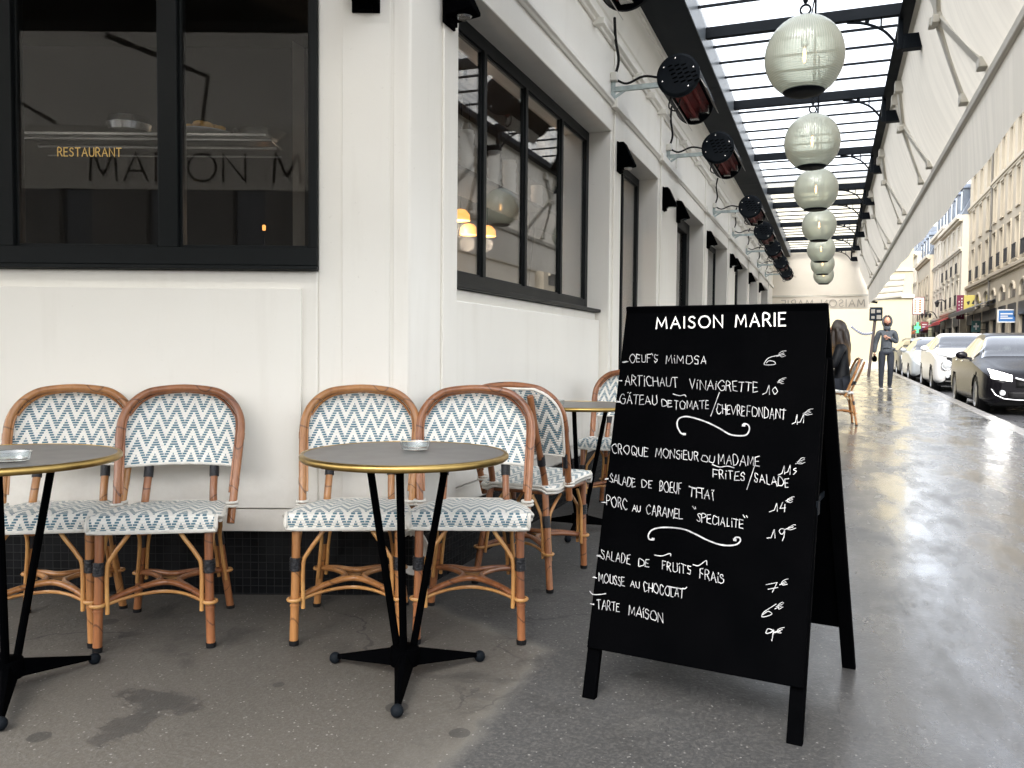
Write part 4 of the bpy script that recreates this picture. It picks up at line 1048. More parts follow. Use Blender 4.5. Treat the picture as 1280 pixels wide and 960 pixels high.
# coil of white cable hanging on the plinth corner
mb = MB()
pc = on_y(512, 690, 3.49)
for k in range(6):
    rr = .062+.004*k
    mb.tube([(pc.x+rr*.8*math.cos(a_*PI/12)+.003*k, 3.515-.006*k, pc.z+rr*1.15*math.sin(a_*PI/12)) for a_ in range(24)], .0045, 6, closed=True)
mb.tube(catmull([(pc.x,3.50,pc.z+.08),(pc.x+.004,3.505,.27),(pc.x+.002,3.515,.30)], 4), .0045, 6)
tag(mb.build('cable_coil', M['plastic_white'], None), 'coil of white cable hanging on the black plinth at the corner', 'cable')

# ================================================================ MENU BOARD
LO = on_z(724, 872, 0); RO = on_z(1001, 934, 0); LO.z = RO.z = 0
wv = (RO-LO); BW = wv.length; wv.normalize(); nv = Vector((-wv.y, wv.x, 0)); HD = .354; BH = 1.222
bc = (LO+RO)/2 + nv*HD; bang = math.atan2(wv.y, wv.x)
bd = thing('menu_board', (bc.x, bc.y, -.006), bang, 'black A frame menu board with white handwritten prices standing on the wet pavement', 'menu board')
Lp = math.hypot(HD, BH); es_ = Vector((0, HD/Lp, BH/Lp)); nn = Vector((0, -BH/Lp, HD/Lp))
def face(sgn):
    def P(u, v, off=0.0):       # u across from the left edge, v up the slope, off outwards
        q = Vector((u-BW/2, -HD, 0)) + es_*v + nn*off
        return q if sgn < 0 else Vector((-q.x+.068*(1-v/Lp), -q.y, q.z))     # the rear leaf stands slightly askew
    return P
for sgn in (-1, 1):
    P = face(sgn); v0 = .155; TH_ = .016
    mb = MB(); mb.hexa([P(.004,v0,0),P(BW-.004,v0,0),P(BW-.004,v0,-TH_),P(.004,v0,-TH_),P(.004,Lp-.004,0),P(BW-.004,Lp-.004,0),P(BW-.004,Lp-.004,-TH_),P(.004,Lp-.004,-TH_)])
    pn = mb.build('panel', M['black'], bd, smooth=0, bevel=.003)
    if sgn < 0: front = pn; pn.name = 'front_panel'
    else: pn.name = 'back_panel'
    for u in (0.0, BW-.042):
        mb = MB(); d0, d1 = -TH_-.0015, -TH_-.026
        mb.hexa([P(u,0,d0),P(u+.042,0,d0),P(u+.042,0,d1),P(u,0,d1),P(u,Lp-.17,d0),P(u+.042,Lp-.17,d0),P(u+.042,Lp-.17,d1),P(u,Lp-.17,d1)])
        mb.build('leg', M['black'], bd, smooth=0, bevel=.003)
mb = MB(); mb.box(-BW/2+.02, BW/2-.02, -.004, .004, BH-.05, BH-.012); mb.build('hinge', M['iron'], bd)
mb = MB()
for sx in (-1, 1):
    mb.bar((sx*(BW/2-.02),-.12,.62),(sx*(BW/2-.02),.12,.62), .004, .018); mb.box(sx*(BW/2-.01)-.012, sx*(BW/2-.01)+.012, -.155, -.12, .60, .64)
mb.build('stay', M['iron'], bd, smooth=0)
# writing: positions measured on the sloping face
P = face(-1); Mb = Matrix.Translation(bd.location) @ Matrix.Rotation(bang, 4, 'Z'); Mi = Mb.inverted()
def uv_of(px, py):
    o = Mi @ CO; d = Mi.to_3x3() @ ray(px, py); q0 = P(0, 0); k = (q0-o).dot(nn)/d.dot(nn); q = o+d*k
    return (q.x+BW/2, (q-P(0,0)).dot(es_))
mbc = MB(); cnt = [0]
def put(pts, width): 
    cnt[0] += 1; ribbon(mbc, pts, width, lambda u, v, o: P(u, v, o), .0006+.000012*cnt[0])
def write(text, x0, y0, x1, y1, h, wd=.0022, caps=1.0, jit=.085):
    if text == '€': wd = .0014
    h *= .9
    strokes, W_ = stroke_layout(text, caps, jit)
    for s in strokes:
        pts = smooth2(s, 3) if len(s) > 5 else s
        q = []
        for gx, gy in pts:
            f = gx/W_; q.append(uv_of(x0+(x1-x0)*f, y0+(y1-y0)*f - gy*h))
        put(q, wd*random.uniform(.85, 1.15))
lines = [
 ('-',779,455,785,455,9), ('OEUF\'S',787,453,822,453,11), ('MiMOSA',832,454,883,455,11), ('6',956,458,971,456,13), ('€',973,448,983,445,8),
 ('-',772,478,779,479,9), ('ARTiCHAUT',781,481,847,484,13), ('ViNAiGRETTE',862,486,947,490,13), ('10',957,493,972,492,12), ('€',973,481,983,479,8),
 ('-',769,504,776,505,9), ('GÄTEAU',775,504,821,506,12), ('DE',828,508,840,509,9), ('TOMATE',843,511,886,511,11), ('/',888,516,898,510,16), ('CHEVRE',896,517,931,520,13), ('FONDANT',934,520,982,525,14), ('11',993,530,1005,529,12), ('€',1006,521,1016,518,8),
 ('CROQUE',765,566,810,571,12), ('MONSiEUR',820,571,873,576,12), ('OU',877,577,893,579,9), ('MADAME',898,580,949,583,13), ('115',976,594,996,592,13), ('€',997,582,1007,579,8),
 ('FRiTES',892,597,931,601,11), ('/',934,606,943,600,16), ('SALADE',943,602,986,610,12),
 ('-',757,601,762,601,9), ('SALADE',763,603,794,609,12), ('DE',803,609,815,610,10), ('BOEUF',825,614,852,617,14), ('THAÏ',862,620,893,625,12), ('14',966,640,983,639,12), ('€',984,630,994,627,8),
 ('-',753,630,759,631,9), ('PORC',759,632,784,637,14), ('AU',791,639,801,640,8), ('CARAMEL',808,643,853,649,13), ('"',867,642,871,643,9), ('SPECIALiTE',872,652,929,661,12), ('"',930,653,935,654,9), ('19',962,674,982,672,13), ('€',984,664,996,661,7),
 ('-',747,697,753,698,9), ('SALADE',752,698,788,705,12), ('DE',799,708,812,709,10), ('FRUiTS',828,712,864,718,12), ('FRAiS',875,722,905,730,13), ('7',957,742,972,740,14), ('€',976,734,986,730,8),
 ('-',742,724,747,725,9), ('MOUSSE',749,727,781,733,12), ('AU',789,733,800,735,8), ('CHOCOLAT',805,739,855,748,13), ('6',953,772,966,769,13), ('€',971,763,981,759,8),
 ('-',738,757,745,758,9), ('TARTE',747,760,775,765,12), ('MAiSON',787,768,829,778,13), ('9',957,797,968,796,12), ('€',970,794,980,791,8)]
ybreak = (465, 492, 535, 0)
def flush(name='handwritten_line'):
    global mbc
    if mbc.f: mbc.build(name, M['chalk'], front, smooth=0, recalc=False)
    mbc = MB()
for i, L in enumerate(lines):
    if L[0] == '-' or L[0] in ('CROQUE', 'FRiTES'): flush()
    write(*L)
flush()
def swirl(px, wd):
    q = [uv_of(*p) for p in px]; c_ = catmull([(x, y, 0) for x, y in q], 6); put([(v.x, v.y) for v in c_], wd)
swirl([(855,543),(851,541),(847,532),(849,524),(858,521),(872,524),(886,529),(900,536),(912,543),(923,545),(933,544),(937,538),(936,532),(931,530),(929,532)], .0042)
flush('swirl')
swirl([(817,675),(812,674),(811,669),(815,663),(824,660),(838,659.5),(856,662),(870,668),(884,675),(897,680),(909,682),(920,681),(925.5,677),(925,672.5),(920,672),(918,675)], .0042)
flush('swirl')
for px, py in ((856,543),(817,674),(930,532),(919,675)):
    u, v = uv_of(px, py); put([(u-.002,v),(u+.002,v)], .007)
# flourishes over the capital letters
for f in ([(842,498),(850,500),(856,499),(858,501)], [(891,586),(900,589),(910,588),(918,590)], [(819,699),(828,700),(838,697),(839,700)], [(867,711),(874,712),(883,706),(884,711)], [(862,613),(868,616),(873,615),(880,616)], [(738,744),(742,748),(752,748),(758,747)], [(836,738),(846,740),(856,741),(859,739)]):
    swirl([(x, y-5) for x, y in f], .0026)
flush('flourish'); strokes, W_ = stroke_layout('MAISON MARIE', gap=.30)
for s in strokes:
    pts = smooth2(s, 4) if len(s) > 5 else s
    q = [uv_of(821+(982-821)*gx/W_, 411.2+(407.6-411.2)*gx/W_ - gy*(13+3*gx/W_)) for gx, gy in pts]; put(q, .0048)
mbc.build('painted_title', M['title_white'], front, smooth=0, recalc=False)

# ================================================================ INSIDE THE FRONT WINDOW
def pxbox(mb, x0, y0, x1, y1, Y, d):
    p = on_y(x0, y1, Y); q = on_y(x1, y0, Y); mb.box(p.x, q.x, Y, Y+d, p.z, q.z); return p, q
shelf = thing('wall_shelf', on_y(180, 170, 4.2), 0, 'dark steel rail shelf with bright edges behind the front window', 'shelf')
mb = MB(); p = on_y(24, 168, 4.2); q = on_y(332, 166, 4.2); mb.box(p.x, q.x, 4.2, 4.5, p.z, p.z+.018); mb.build('board', M['steel'], shelf, frame='world', bevel=.004)
mb = MB()
for (x0, x1, y, Y, rr) in ((30,340,172,4.24,.010),(48,346,183,4.3,.008),(60,352,194,4.36,.006)):
    p = on_y(x0, y, Y); q = on_y(x1, y, Y); mb.tube([p, (q.x, Y, p.z)], rr, 8)
mb.build('rail', M['steel'], shelf, frame='world')
zs = on_y(24, 168, 4.2).z+.018
def on_shelf(px): p = on_y(px, 165, 4.33); return (p.x, 4.33, zs)
mb = MB(); mb.lathe([(0,.0),(.06,.0),(.105,.03),(.115,.065),(.10,.10),(.06,.115),(0,.118)], 28); o = mb.build('steel_bowl', M['steel'], None); o.location = on_shelf(162); tag(o, 'polished domed steel bowl on the shelf behind the front window', 'bowl')
dish = thing('serving_dish', on_shelf(254), 0, 'dish heaped with golden pastry on the shelf behind the window', 'dish')
mb = MB(); mb.lathe([(0,.0),(.10,.004),(.15,.022),(.152,.026),(0,.02)], 28); mb.build('plate', M['whitecup'], dish)
mb = MB()
for k in range(22):
    an = random.uniform(0, 6.28); rr = random.uniform(0, .10); mb.sphere((rr*math.cos(an), rr*math.sin(an), .035+.04*(1-rr/.11)+random.uniform(-.008,.008)), .026, 8, 6, (1.3,1,.6))
mb.build('pastry', M['food'], dish, smooth=60)
mb = MB(); mb.lathe([(0,0),(.09,0),(.13,.03),(.135,.032),(.09,.008),(0,.006)], 24); o = mb.build('shallow_tray', M['steel'], None); p = on_shelf(325); o.location = p; tag(o, 'shallow steel tray at the right end of the shelf', 'tray')
sh2 = thing('back_bar', on_y(300, 300, 5.3), 0, 'dim back bar counter deep inside behind the front window', 'counter')
mb = MB(); zb = on_y(330, 308, 5.3).z; mb.box(-2.6, -.9, 5.25, 5.55, zb-.04, zb); mb.build('counter_top', M['interior'], sh2, frame='world'); mb = MB(); mb.box(-2.55, -.95, 5.28, 5.52, .02, zb-.04); mb.build('counter_front', M['interior_floor'], sh2, frame='world')
bl = thing('bar_lamp', on_y(330, 285, 5.35), 0, 'small amber glowing lamp on the dim back bar in the front window', 'lamp'); p = on_y(330, 285, 5.35)
mb = MB(); mb.lathe([(0,zb-p.z),(.03,zb-p.z),(.03,zb-p.z+.01),(.006,zb-p.z+.015),(.006,-.02),(0,-.02)], 12); mb.build('stand', M['interior_floor'], bl)
mb = MB(); mb.lathe([(.010,-.015),(.012,.012),(.006,.02),(0,.02)], 12); mb.build('shade', M['lamp_glow'], bl)

# ================================================================ INSIDE THE STREET WINDOW: cups and lamps
def in_street(px, py, a): return on_a(px, py, a)
cs_ = thing('cup_shelf', S(5.2, -2.2, 1.95), -TH, 'pale shelf carrying stacks of white cups behind the street window', 'shelf')
zc_ = on_a(618, 243, -2.26).z
mb = MB(); mb.box(-2.45, -2.10, 4.0, 8.2, zc_-.03, zc_)
mb.build('board', M['interior'], cs_, frame='street'); mb = MB()
for t in (4.4, 6.2, 8.0): mb.bar((-2.2,t,zc_-.03),(-2.42,t,.02), .04, .04)
mb.build('support', M['interior'], cs_, frame='street')
mb = MB(); mb.lathe([(0,0),(.030,0),(.046,.035),(.050,.062),(.047,.062),(.042,.034),(0,.006)], 18); cup = mb.build('stacked_cup', M['whitecup'], None)
first = True
for si, (px, n) in enumerate(((583,12),(618,11),(637,11),(671,8),(716,6))):
    q = in_street(px, 240, -2.26); t = sta(q)[0]
    for k in range(n):
        o = cup if first else cup.copy()
        if not first: col.objects.link(o)
        first = False
        o.location = S(t, -2.26 + .004*math.sin(k*2.1+si), zc_+.024*k)
        tag(o, 'white china cup in a tall stack behind the street window', 'cup', 'stacked white cups on the shelf inside')
def make_pendant():
    r = thing('pendant_lamp', (0,0,0), 0, 'x', 'pendant lamp', 'small amber lamps inside the street window')
    mb = MB(); mb.lathe([(.075,-.05),(.07,.0),(.04,.035),(0,.045)], 20); mb.build('shade', M['lamp_glow'], r)
    mb = MB(); mb.tube([(0,0,.04),(0,0,1.2)], .004, 6); mb.build('cord', M['rubber'], r)
    ld = bpy.data.lights.new('pendant_light', 'POINT'); ld.energy = 1.3; ld.color = (1,.80,.60); ld.shadow_soft_size = .06; lo = bpy.data.objects.new('pendant_light', ld); col.objects.link(lo); lo.parent = r; lo.location = (0,0,-.12)
    return r
p0 = make_pendant()
for i, (px, py, lab) in enumerate(((576,268,'small amber pendant inside, at the very edge of the street window'),(586,286,'small amber pendant inside, in the first pane of the street window'),(609,288,'small amber pendant inside, beside the first mullion of the street window'))):
    o = p0 if i == 0 else copy_tree(p0); o.location = in_street(px, py, -2.75); o['label'] = lab

# ================================================================ FAR CHAIR LINE, PEOPLE
def skin(name, J, E, m, parent, sub=2, root=0):
    names = list(J); me = bpy.data.meshes.new(name)
    me.from_pydata([J[k][0] for k in names], [(names.index(a), names.index(b)) for a, b in E], [])
    ob = bpy.data.objects.new(name, me); col.objects.link(ob); ob.parent = parent; me.materials.append(m)
    md = ob.modifiers.new('skin', 'SKIN'); md.use_smooth_shade = True; md.branch_smoothing = .6
    sv = me.skin_vertices[0].data
    for i, k in enumerate(names):
        r = J[k][1]; sv[i].radius = r if isinstance(r, tuple) else (r, r)
        sv[i].use_root = (i == root)
    ss = ob.modifiers.new('sub', 'SUBSURF'); ss.levels = sub; ss.render_levels = sub
    return ob
def add_hand(parent, wrist, d, palm_n, m, curl=.5):
    # palm and five bent fingers of unequal length, one skinned figure
    wrist, d, pn = Vector(wrist), Vector(d).normalized(), Vector(palm_n).normalized(); s = d.cross(pn).normalized()
    J = {'w': (wrist, (.024,.02)), 'p': (wrist+d*.05, (.034,.016)), 'k': (wrist+d*.085, (.034,.013))}; E = [('w','p'),('p','k')]
    for i, L in enumerate((.066,.075,.070,.055)):
        b = wrist+d*.088+s*(.024-.016*i); mid = b+d*L*.5+pn*L*.15*curl; tip = mid+d*L*.42*(1-curl*.6)+pn*L*.6*curl
        J[f'a{i}'] = (b, .0095); J[f'b{i}'] = (mid, .0088); J[f'c{i}'] = (tip, .0070); E += [('k',f'a{i}'),(f'a{i}',f'b{i}'),(f'b{i}',f'c{i}')]
    J['t0'] = (wrist+d*.03+s*.036, .012); J['t1'] = (wrist+d*.062+s*.056+pn*.01, .0105); J['t2'] = (wrist+d*.088+s*.058+pn*.024, .008); E += [('p','t0'),('t0','t1'),('t1','t2')]
    return skin('hand', {k: (tuple(v[0]), v[1]) for k, v in J.items()}, E, m, parent, 1)
def head(parent, c, s, facing_y=-1, jaw_m=None):
    mb = MB(); c = Vector(c)
    def f(u, v):
        th = PI*v; ph = 2*PI*u; x = math.sin(th)*math.sin(ph); y = -math.sin(th)*math.cos(ph); z = math.cos(th)
        p = Vector((x*.074, y*.094, z*.118))
        if z < 0: p.x *= 1-.28*z*z; p.y = p.y*(1-.10*z*z) + (-.012*z*z)
        fr = max(0, -y)
        nose = math.exp(-((x/.16)**2) - ((z+.12)/.20)**2)*fr; p.y -= .020*nose
        brow = math.exp(-((z-.22)/.10)**2)*fr; p.y -= .006*brow
        eye = (math.exp(-((x-.38)/.15)**2)+math.exp(-((x+.38)/.15)**2))*math.exp(-((z-.06)/.10)**2)*fr; p.y += .009*eye
        lip = math.exp(-((x/.30)**2) - ((z+.48)/.07)**2)*fr; p.y -= .005*lip
        chin = math.exp(-((x/.3)**2) - ((z+.80)/.14)**2)*fr; p.y -= .010*chin
        p.y *= -facing_y; p.y = p.y if facing_y > 0 else -abs(1)*(-p.y)
        return c + p*s
    mb.grid(f, 32, 24); h = mb.build('head', M['skin'], parent, smooth=80, recalc=True)
    mb = MB()
    for sx in (-1, 1): mb.sphere(c+Vector((sx*.076, .008, -.005))*s, .026*s, 10, 8, (.4,.8,1.2))
    mb.build('ear', M['skin'], h, smooth=80)
    mb = MB()
    for sx in (-1, 1): mb.sphere(c+Vector((sx*.029, -.078, .007))*s, .0125*s, 10, 8, (1,.6,.75))
    mb.build('eye', M['eye'], h, smooth=80)
    return h
M['eye'] = pm('dark_eye', (.03,.02,.015), .2)
M['lips'] = pm('lips', (.35,.12,.10), .5)
M['beard'] = pm('dark_beard', (.05,.03,.02), .8)
M['sneaker'] = pm('black_sneaker', (.015,.015,.017), .6)
M['sole'] = pm('white_sole', (.6,.6,.58), .6)
# --- walking man in a grey hooded sweatshirt
man = thing('person', G(22.45, 1.29), R_(-18), 'man in grey hooded sweatshirt and dark jeans walking along the wet pavement, hand on chest', 'person')
J = {'pel': ((0,0,.93),(.125,.09)), 'sp': ((0,.01,1.10),(.135,.095)), 'ch': ((0,.015,1.30),(.165,.105)), 'nk': ((0,.01,1.46),(.075,.07)), 'nk2': ((0,-.005,1.53),(.058,.058)),
     'shl': ((.175,.01,1.40),.068), 'ell': ((.235,.06,1.14),.052), 'wrl': ((.055,-.135,1.25),.036),
     'shr': ((-.175,.01,1.40),.068), 'elr': ((-.245,.05,1.13),.052), 'wrr': ((-.27,-.02,.88),.037),
     'hpl': ((.095,0,.88),.105), 'knl': ((.10,-.05,.50),.075), 'anl': ((.095,.03,.10),.055), 'hpr': ((-.095,0,.88),.105), 'knr': ((-.105,-.02,.49),.075), 'anr': ((-.11,-.04,.09),.055)}
body = skin('body', {k: (v[0], (v[1][0]*.62, v[1][1]*.62) if isinstance(v[1], tuple) and k != 'nk2' else (v[1] if k == 'nk2' else v[1]*.66)) for k, v in J.items()},
     [('pel','sp'),('sp','ch'),('ch','nk'),('nk','nk2'),('ch','shl'),('shl','ell'),('ell','wrl'),('ch','shr'),('shr','elr'),('elr','wrr'),('pel','hpl'),('hpl','knl'),('knl','anl'),('pel','hpr'),('hpr','knr'),('knr','anr')], M['skin'], man)
up = ['hem','pel','sp','ch','cl','cr','nk','shl','ell','wrl','shr','elr','wrr']
UPE = [('hem','pel'),('pel','sp'),('sp','ch'),('ch','nk'),('ch','cl'),('cl','shl'),('shl','ell'),('ell','wrl'),('ch','cr'),('cr','shr'),('shr','elr'),('elr','wrr')]
def garment(J, hem, k):
    Q = {n: (J[n][0], tuple(x*k for x in J[n][1]) if isinstance(J[n][1], tuple) else J[n][1]*k) for n in J if n in up}
    Q['hem'] = hem; c_ = J['ch'][0]
    Q['cl'] = ((.10, c_[1], J['shl'][0][2]+.015), .085*k); Q['cr'] = ((-.10, c_[1], J['shl'][0][2]+.015), .085*k)
    return {n: Q[n] for n in up}
skin('hoodie', garment(J, ((0,0,.86),(.165,.12)), 1.22), UPE, M['hoodie'], man)
JL = {'pel': ((0,0,.94),(.118,.085))}; JL.update({k: J[k] for k in ('hpl','knl','anl','hpr','knr','anr')}); JL['ful'] = ((.09,.035,.045),.05); JL['fur'] = ((-.105,-.04,.04),.05)
skin('jeans', JL, [('pel','hpl'),('hpl','knl'),('knl','anl'),('anl','ful'),('pel','hpr'),('hpr','knr'),('knr','anr'),('anr','fur')], M['jeans'], man)
hd = head(man, (0,-.015,1.655), 1.0)
mb = MB(); mb.grid(lambda u, v: (lambda th, ph: Vector((0,-.015,1.655)) + Vector((.080*math.sin(th)*math.sin(ph), -.098*math.sin(th)*math.cos(ph)-.006, -.122*math.cos(th)))) (R_(12+62*v), R_(-75+150*u)), 14, 8); mb.build('beard', M['beard'], hd, smooth=80)
mb = MB(); mb.bar((-.022,-.112,1.598),(.022,-.112,1.598), .008, .010); mb.build('mouth', M['lips'], hd, smooth=60)
# raised hood round the face
mb = MB()
def hood(u, v):
    ph = R_(64+232*u); th = PI*(.06+.80*v)
    return Vector((0,.01,1.665)) + Vector((.112*math.sin(th)*math.sin(ph), -.128*math.sin(th)*math.cos(ph)+.006, .150*math.cos(th)-.012))
mb.grid(hood, 28, 18); mb.tube([hood(0, v/18) for v in range(19)], .014, 6); mb.tube([hood(1, v/18) for v in range(19)], .014, 6)
mb.lathe([(.058,1.44),(.080,1.47),(.078,1.51),(.066,1.535)], 20, (0,.005,0)); mb.build('hood', M['hoodie'], man, smooth=80, solid=.014)
mb = MB(); mb.box(-.09,.09,-.118,-.105,1.00,1.14); mb.build('pouch_pocket', M['hoodie'], man, bevel=.02)
add_hand(man, (.055,-.135,1.25), (-.9,-.1,.35), (0,1,0), M['skin'], .5); add_hand(man, (-.27,-.02,.88), (.02,-.12,-1), (1,0,0), M['skin'], .9)
for sx, y0, z in ((.09,.0,.0),(-.105,-.06,.0)):
    J2 = {'h': ((sx,y0+.075,.048),(.040,.046)), 'm': ((sx,y0-.03,.046),(.044,.038)), 't': ((sx*1.05,y0-.145,.032),(.042,.026)), 'e': ((sx*1.05,y0-.18,.028),(.03,.018))}
    sh = skin('shoe', J2, [('h','m'),('m','t'),('t','e')], M['sneaker'], man)
    mb = MB(); mb.ext([(-.040,.10),(.040,.10),(.046,-.05),(.046,-.14),(.03,-.20),(-.03,-.20),(-.046,-.14),(-.046,-.05)], (sx*1.03,y0,.002), (1,0,0), (0,1,0), (0,0,.022)); mb.build('sole', M['sole'], sh, bevel=.006)
bag = thing('bottle_bag', man.matrix_basis @ Vector((-.27,-.05,.70)), R_(-14), 'small black bag hanging from the walking man\'s hand', 'bag')
bag.location = man.location + Matrix.Rotation(R_(-14), 3, 'Z') @ Vector((-.275,-.05,.66))
mb = MB(); mb.lathe([(0,0),(.045,.005),(.062,.06),(.055,.12),(.02,.155),(0,.16)], 16); mb.build('pouch', M['black'], bag, smooth=60)
mb = MB(); mb.tube([(.03*math.cos(a_*PI/8),0,.16+.035*math.sin(a_*PI/8)) for a_ in range(9)], .006, 6); mb.build('handle', M['rubber'], bag)

# --- seated woman seen from behind
wm = thing('person', G(12.23, .07), R_(-112), 'woman with long brown hair fading to blonde, black jacket, seated sideways on a bistro chair', 'person')
J = {'pel': ((0,.07,.56),(.16,.12)), 'sp': ((0,.09,.74),(.14,.10)), 'ch': ((0,.07,.96),(.155,.105)), 'nk': ((0,.05,1.10),(.06,.06)), 'nk2': ((0,.035,1.17),(.05,.05)),
     'shl': ((.165,.06,1.04),.06), 'ell': ((.235,-.02,.80),.046), 'wrl': ((.15,-.22,.76),.032), 'shr': ((-.165,.06,1.04),.06), 'elr': ((-.235,-.02,.80),.046), 'wrr': ((-.12,-.22,.76),.032),
     'hpl': ((.10,.04,.55),.092), 'knl': ((.11,-.38,.53),.062), 'anl': ((.10,-.36,.09),.042), 'hpr': ((-.10,.04,.55),.092), 'knr': ((-.11,-.38,.53),.062), 'anr': ((-.10,-.36,.09),.042)}
skin('body', {k: (v[0], (v[1][0]*.62, v[1][1]*.62) if isinstance(v[1], tuple) and k != 'nk2' else (v[1] if k == 'nk2' else v[1]*.66)) for k, v in J.items()},
     [('pel','sp'),('sp','ch'),('ch','nk'),('nk','nk2'),('ch','shl'),('shl','ell'),('ell','wrl'),('ch','shr'),('shr','elr'),('elr','wrr'),('pel','hpl'),('hpl','knl'),('knl','anl'),('pel','hpr'),('hpr','knr'),('knr','anr')], M['skin'], wm)
skin('jacket', garment(J, ((0,.07,.50),(.19,.14)), 1.2), UPE, M['jacket'], wm)
JL = {'pel': ((0,.06,.56),(.15,.115))}; JL.update({k: J[k] for k in ('hpl','knl','anl','hpr','knr','anr')})
skin('trousers', JL, [('pel','hpl'),('hpl','knl'),('knl','anl'),('pel','hpr'),('hpr','knr'),('knr','anr')], M['jeans'], wm)
for sx in (-1, 1): skin('shoe', {'h': ((sx*.10,-.33,.05),(.036,.042)), 'm': ((sx*.10,-.43,.045),(.04,.032)), 't': ((sx*.10,-.53,.03),(.034,.02))}, [('h','m'),('m','t')], M['sneaker'], wm)
add_hand(wm, (.15,-.22,.76), (-.5,-.8,0), (0,0,-1), M['skin'], .4); add_hand(wm, (-.12,-.22,.76), (.5,-.8,0), (0,0,-1), M['skin'], .4)
head(wm, (0,.01,1.275), .95)
def hair_m():
    m, n, l, out = nodes_of('long_dip_dyed_hair'); b = n.new('ShaderNodeBsdfPrincipled'); l.new(b.outputs[0], out.inputs[0]); setin(b, Roughness=.42)
    co = objco(n, l); sp = n.new('ShaderNodeSeparateXYZ'); l.new(co, sp.inputs[0])
    st = noise(n, l, 5, 4, objco(n, l, (9,9,.7)))
    f = ramp(n, l, math_(n, l, 'MULTIPLY_ADD', st, .35, sp.outputs[2]), 1.30, .98)
    dark = mixc(n, l, st, (.010,.006,.004), (.032,.018,.010)); blond = mixc(n, l, st, (.34,.19,.075), (.52,.34,.16))
    l.new(mixc(n, l, f, dark, blond), b.inputs['Base Color'])
    bp = n.new('ShaderNodeBump'); bp.inputs['Strength'].default_value = .6; bp.inputs['Distance'].default_value = .01; l.new(st, bp.inputs['Height']); l.new(bp.outputs[0], b.inputs['Normal']); return m
M['long_hair'] = hair_m()
mb = MB()
def hair_fn(u, v):
    ph = R_(-125+250*u)                       # wraps the back (+Y) and sides
    if v < .5:
        th = PI*.5*(v/.5); rr = math.sin(th); z = 1.285+.135*math.cos(th)
        return Vector((.098*rr*math.sin(ph), .012+.122*rr*math.cos(ph), z))
    q = (v-.5)/.5; wv_ = .010*math.sin(ph*9+q*7)+.006*math.sin(ph*17)
    sw = .075*q*q                             # falls to one side
    L = .46+.05*math.sin(ph*5)
    return Vector(((.098+.04*q*(1-q*.6)+wv_)*math.sin(ph)-sw*1.2, .012+(.122+.045*math.sin(PI*q*.75)+wv_)*math.cos(ph), 1.285-L*q))
mb.grid(hair_fn, 60, 34); mb.build('hair', M['long_hair'], wm, smooth=80, recalc=False, solid=.02)

# ================================================================ PARKED CARS (local: nose towards -Y, length along +Y)
def lerp_tab(tab, y):
    n = len(tab)
    if y <= tab[0][0]: return tab[0][1:]
    for i in range(n-1):
        if tab[i][0] <= y <= tab[i+1][0]:
            k = (y-tab[i][0])/(tab[i+1][0]-tab[i][0]); p1, p2 = tab[i][1:], tab[i+1][1:]
            p0 = tab[max(i-1,0)][1:]; p3 = tab[min(i+2,n-1)][1:]; h = tab[i+1][0]-tab[i][0]
            out = []
            for j in range(len(p1)):
                m1 = (p2[j]-p0[j])/max(1e-4, tab[i+1][0]-tab[max(i-1,0)][0])*h; m2 = (p3[j]-p1[j])/max(1e-4, tab[min(i+2,n-1)][0]-tab[i][0])*h
                out.append((2*k**3-3*k*k+1)*p1[j]+(k**3-2*k*k+k)*m1+(-2*k**3+3*k*k)*p2[j]+(k**3-k*k)*m2)
            return out
    return tab[-1][1:]
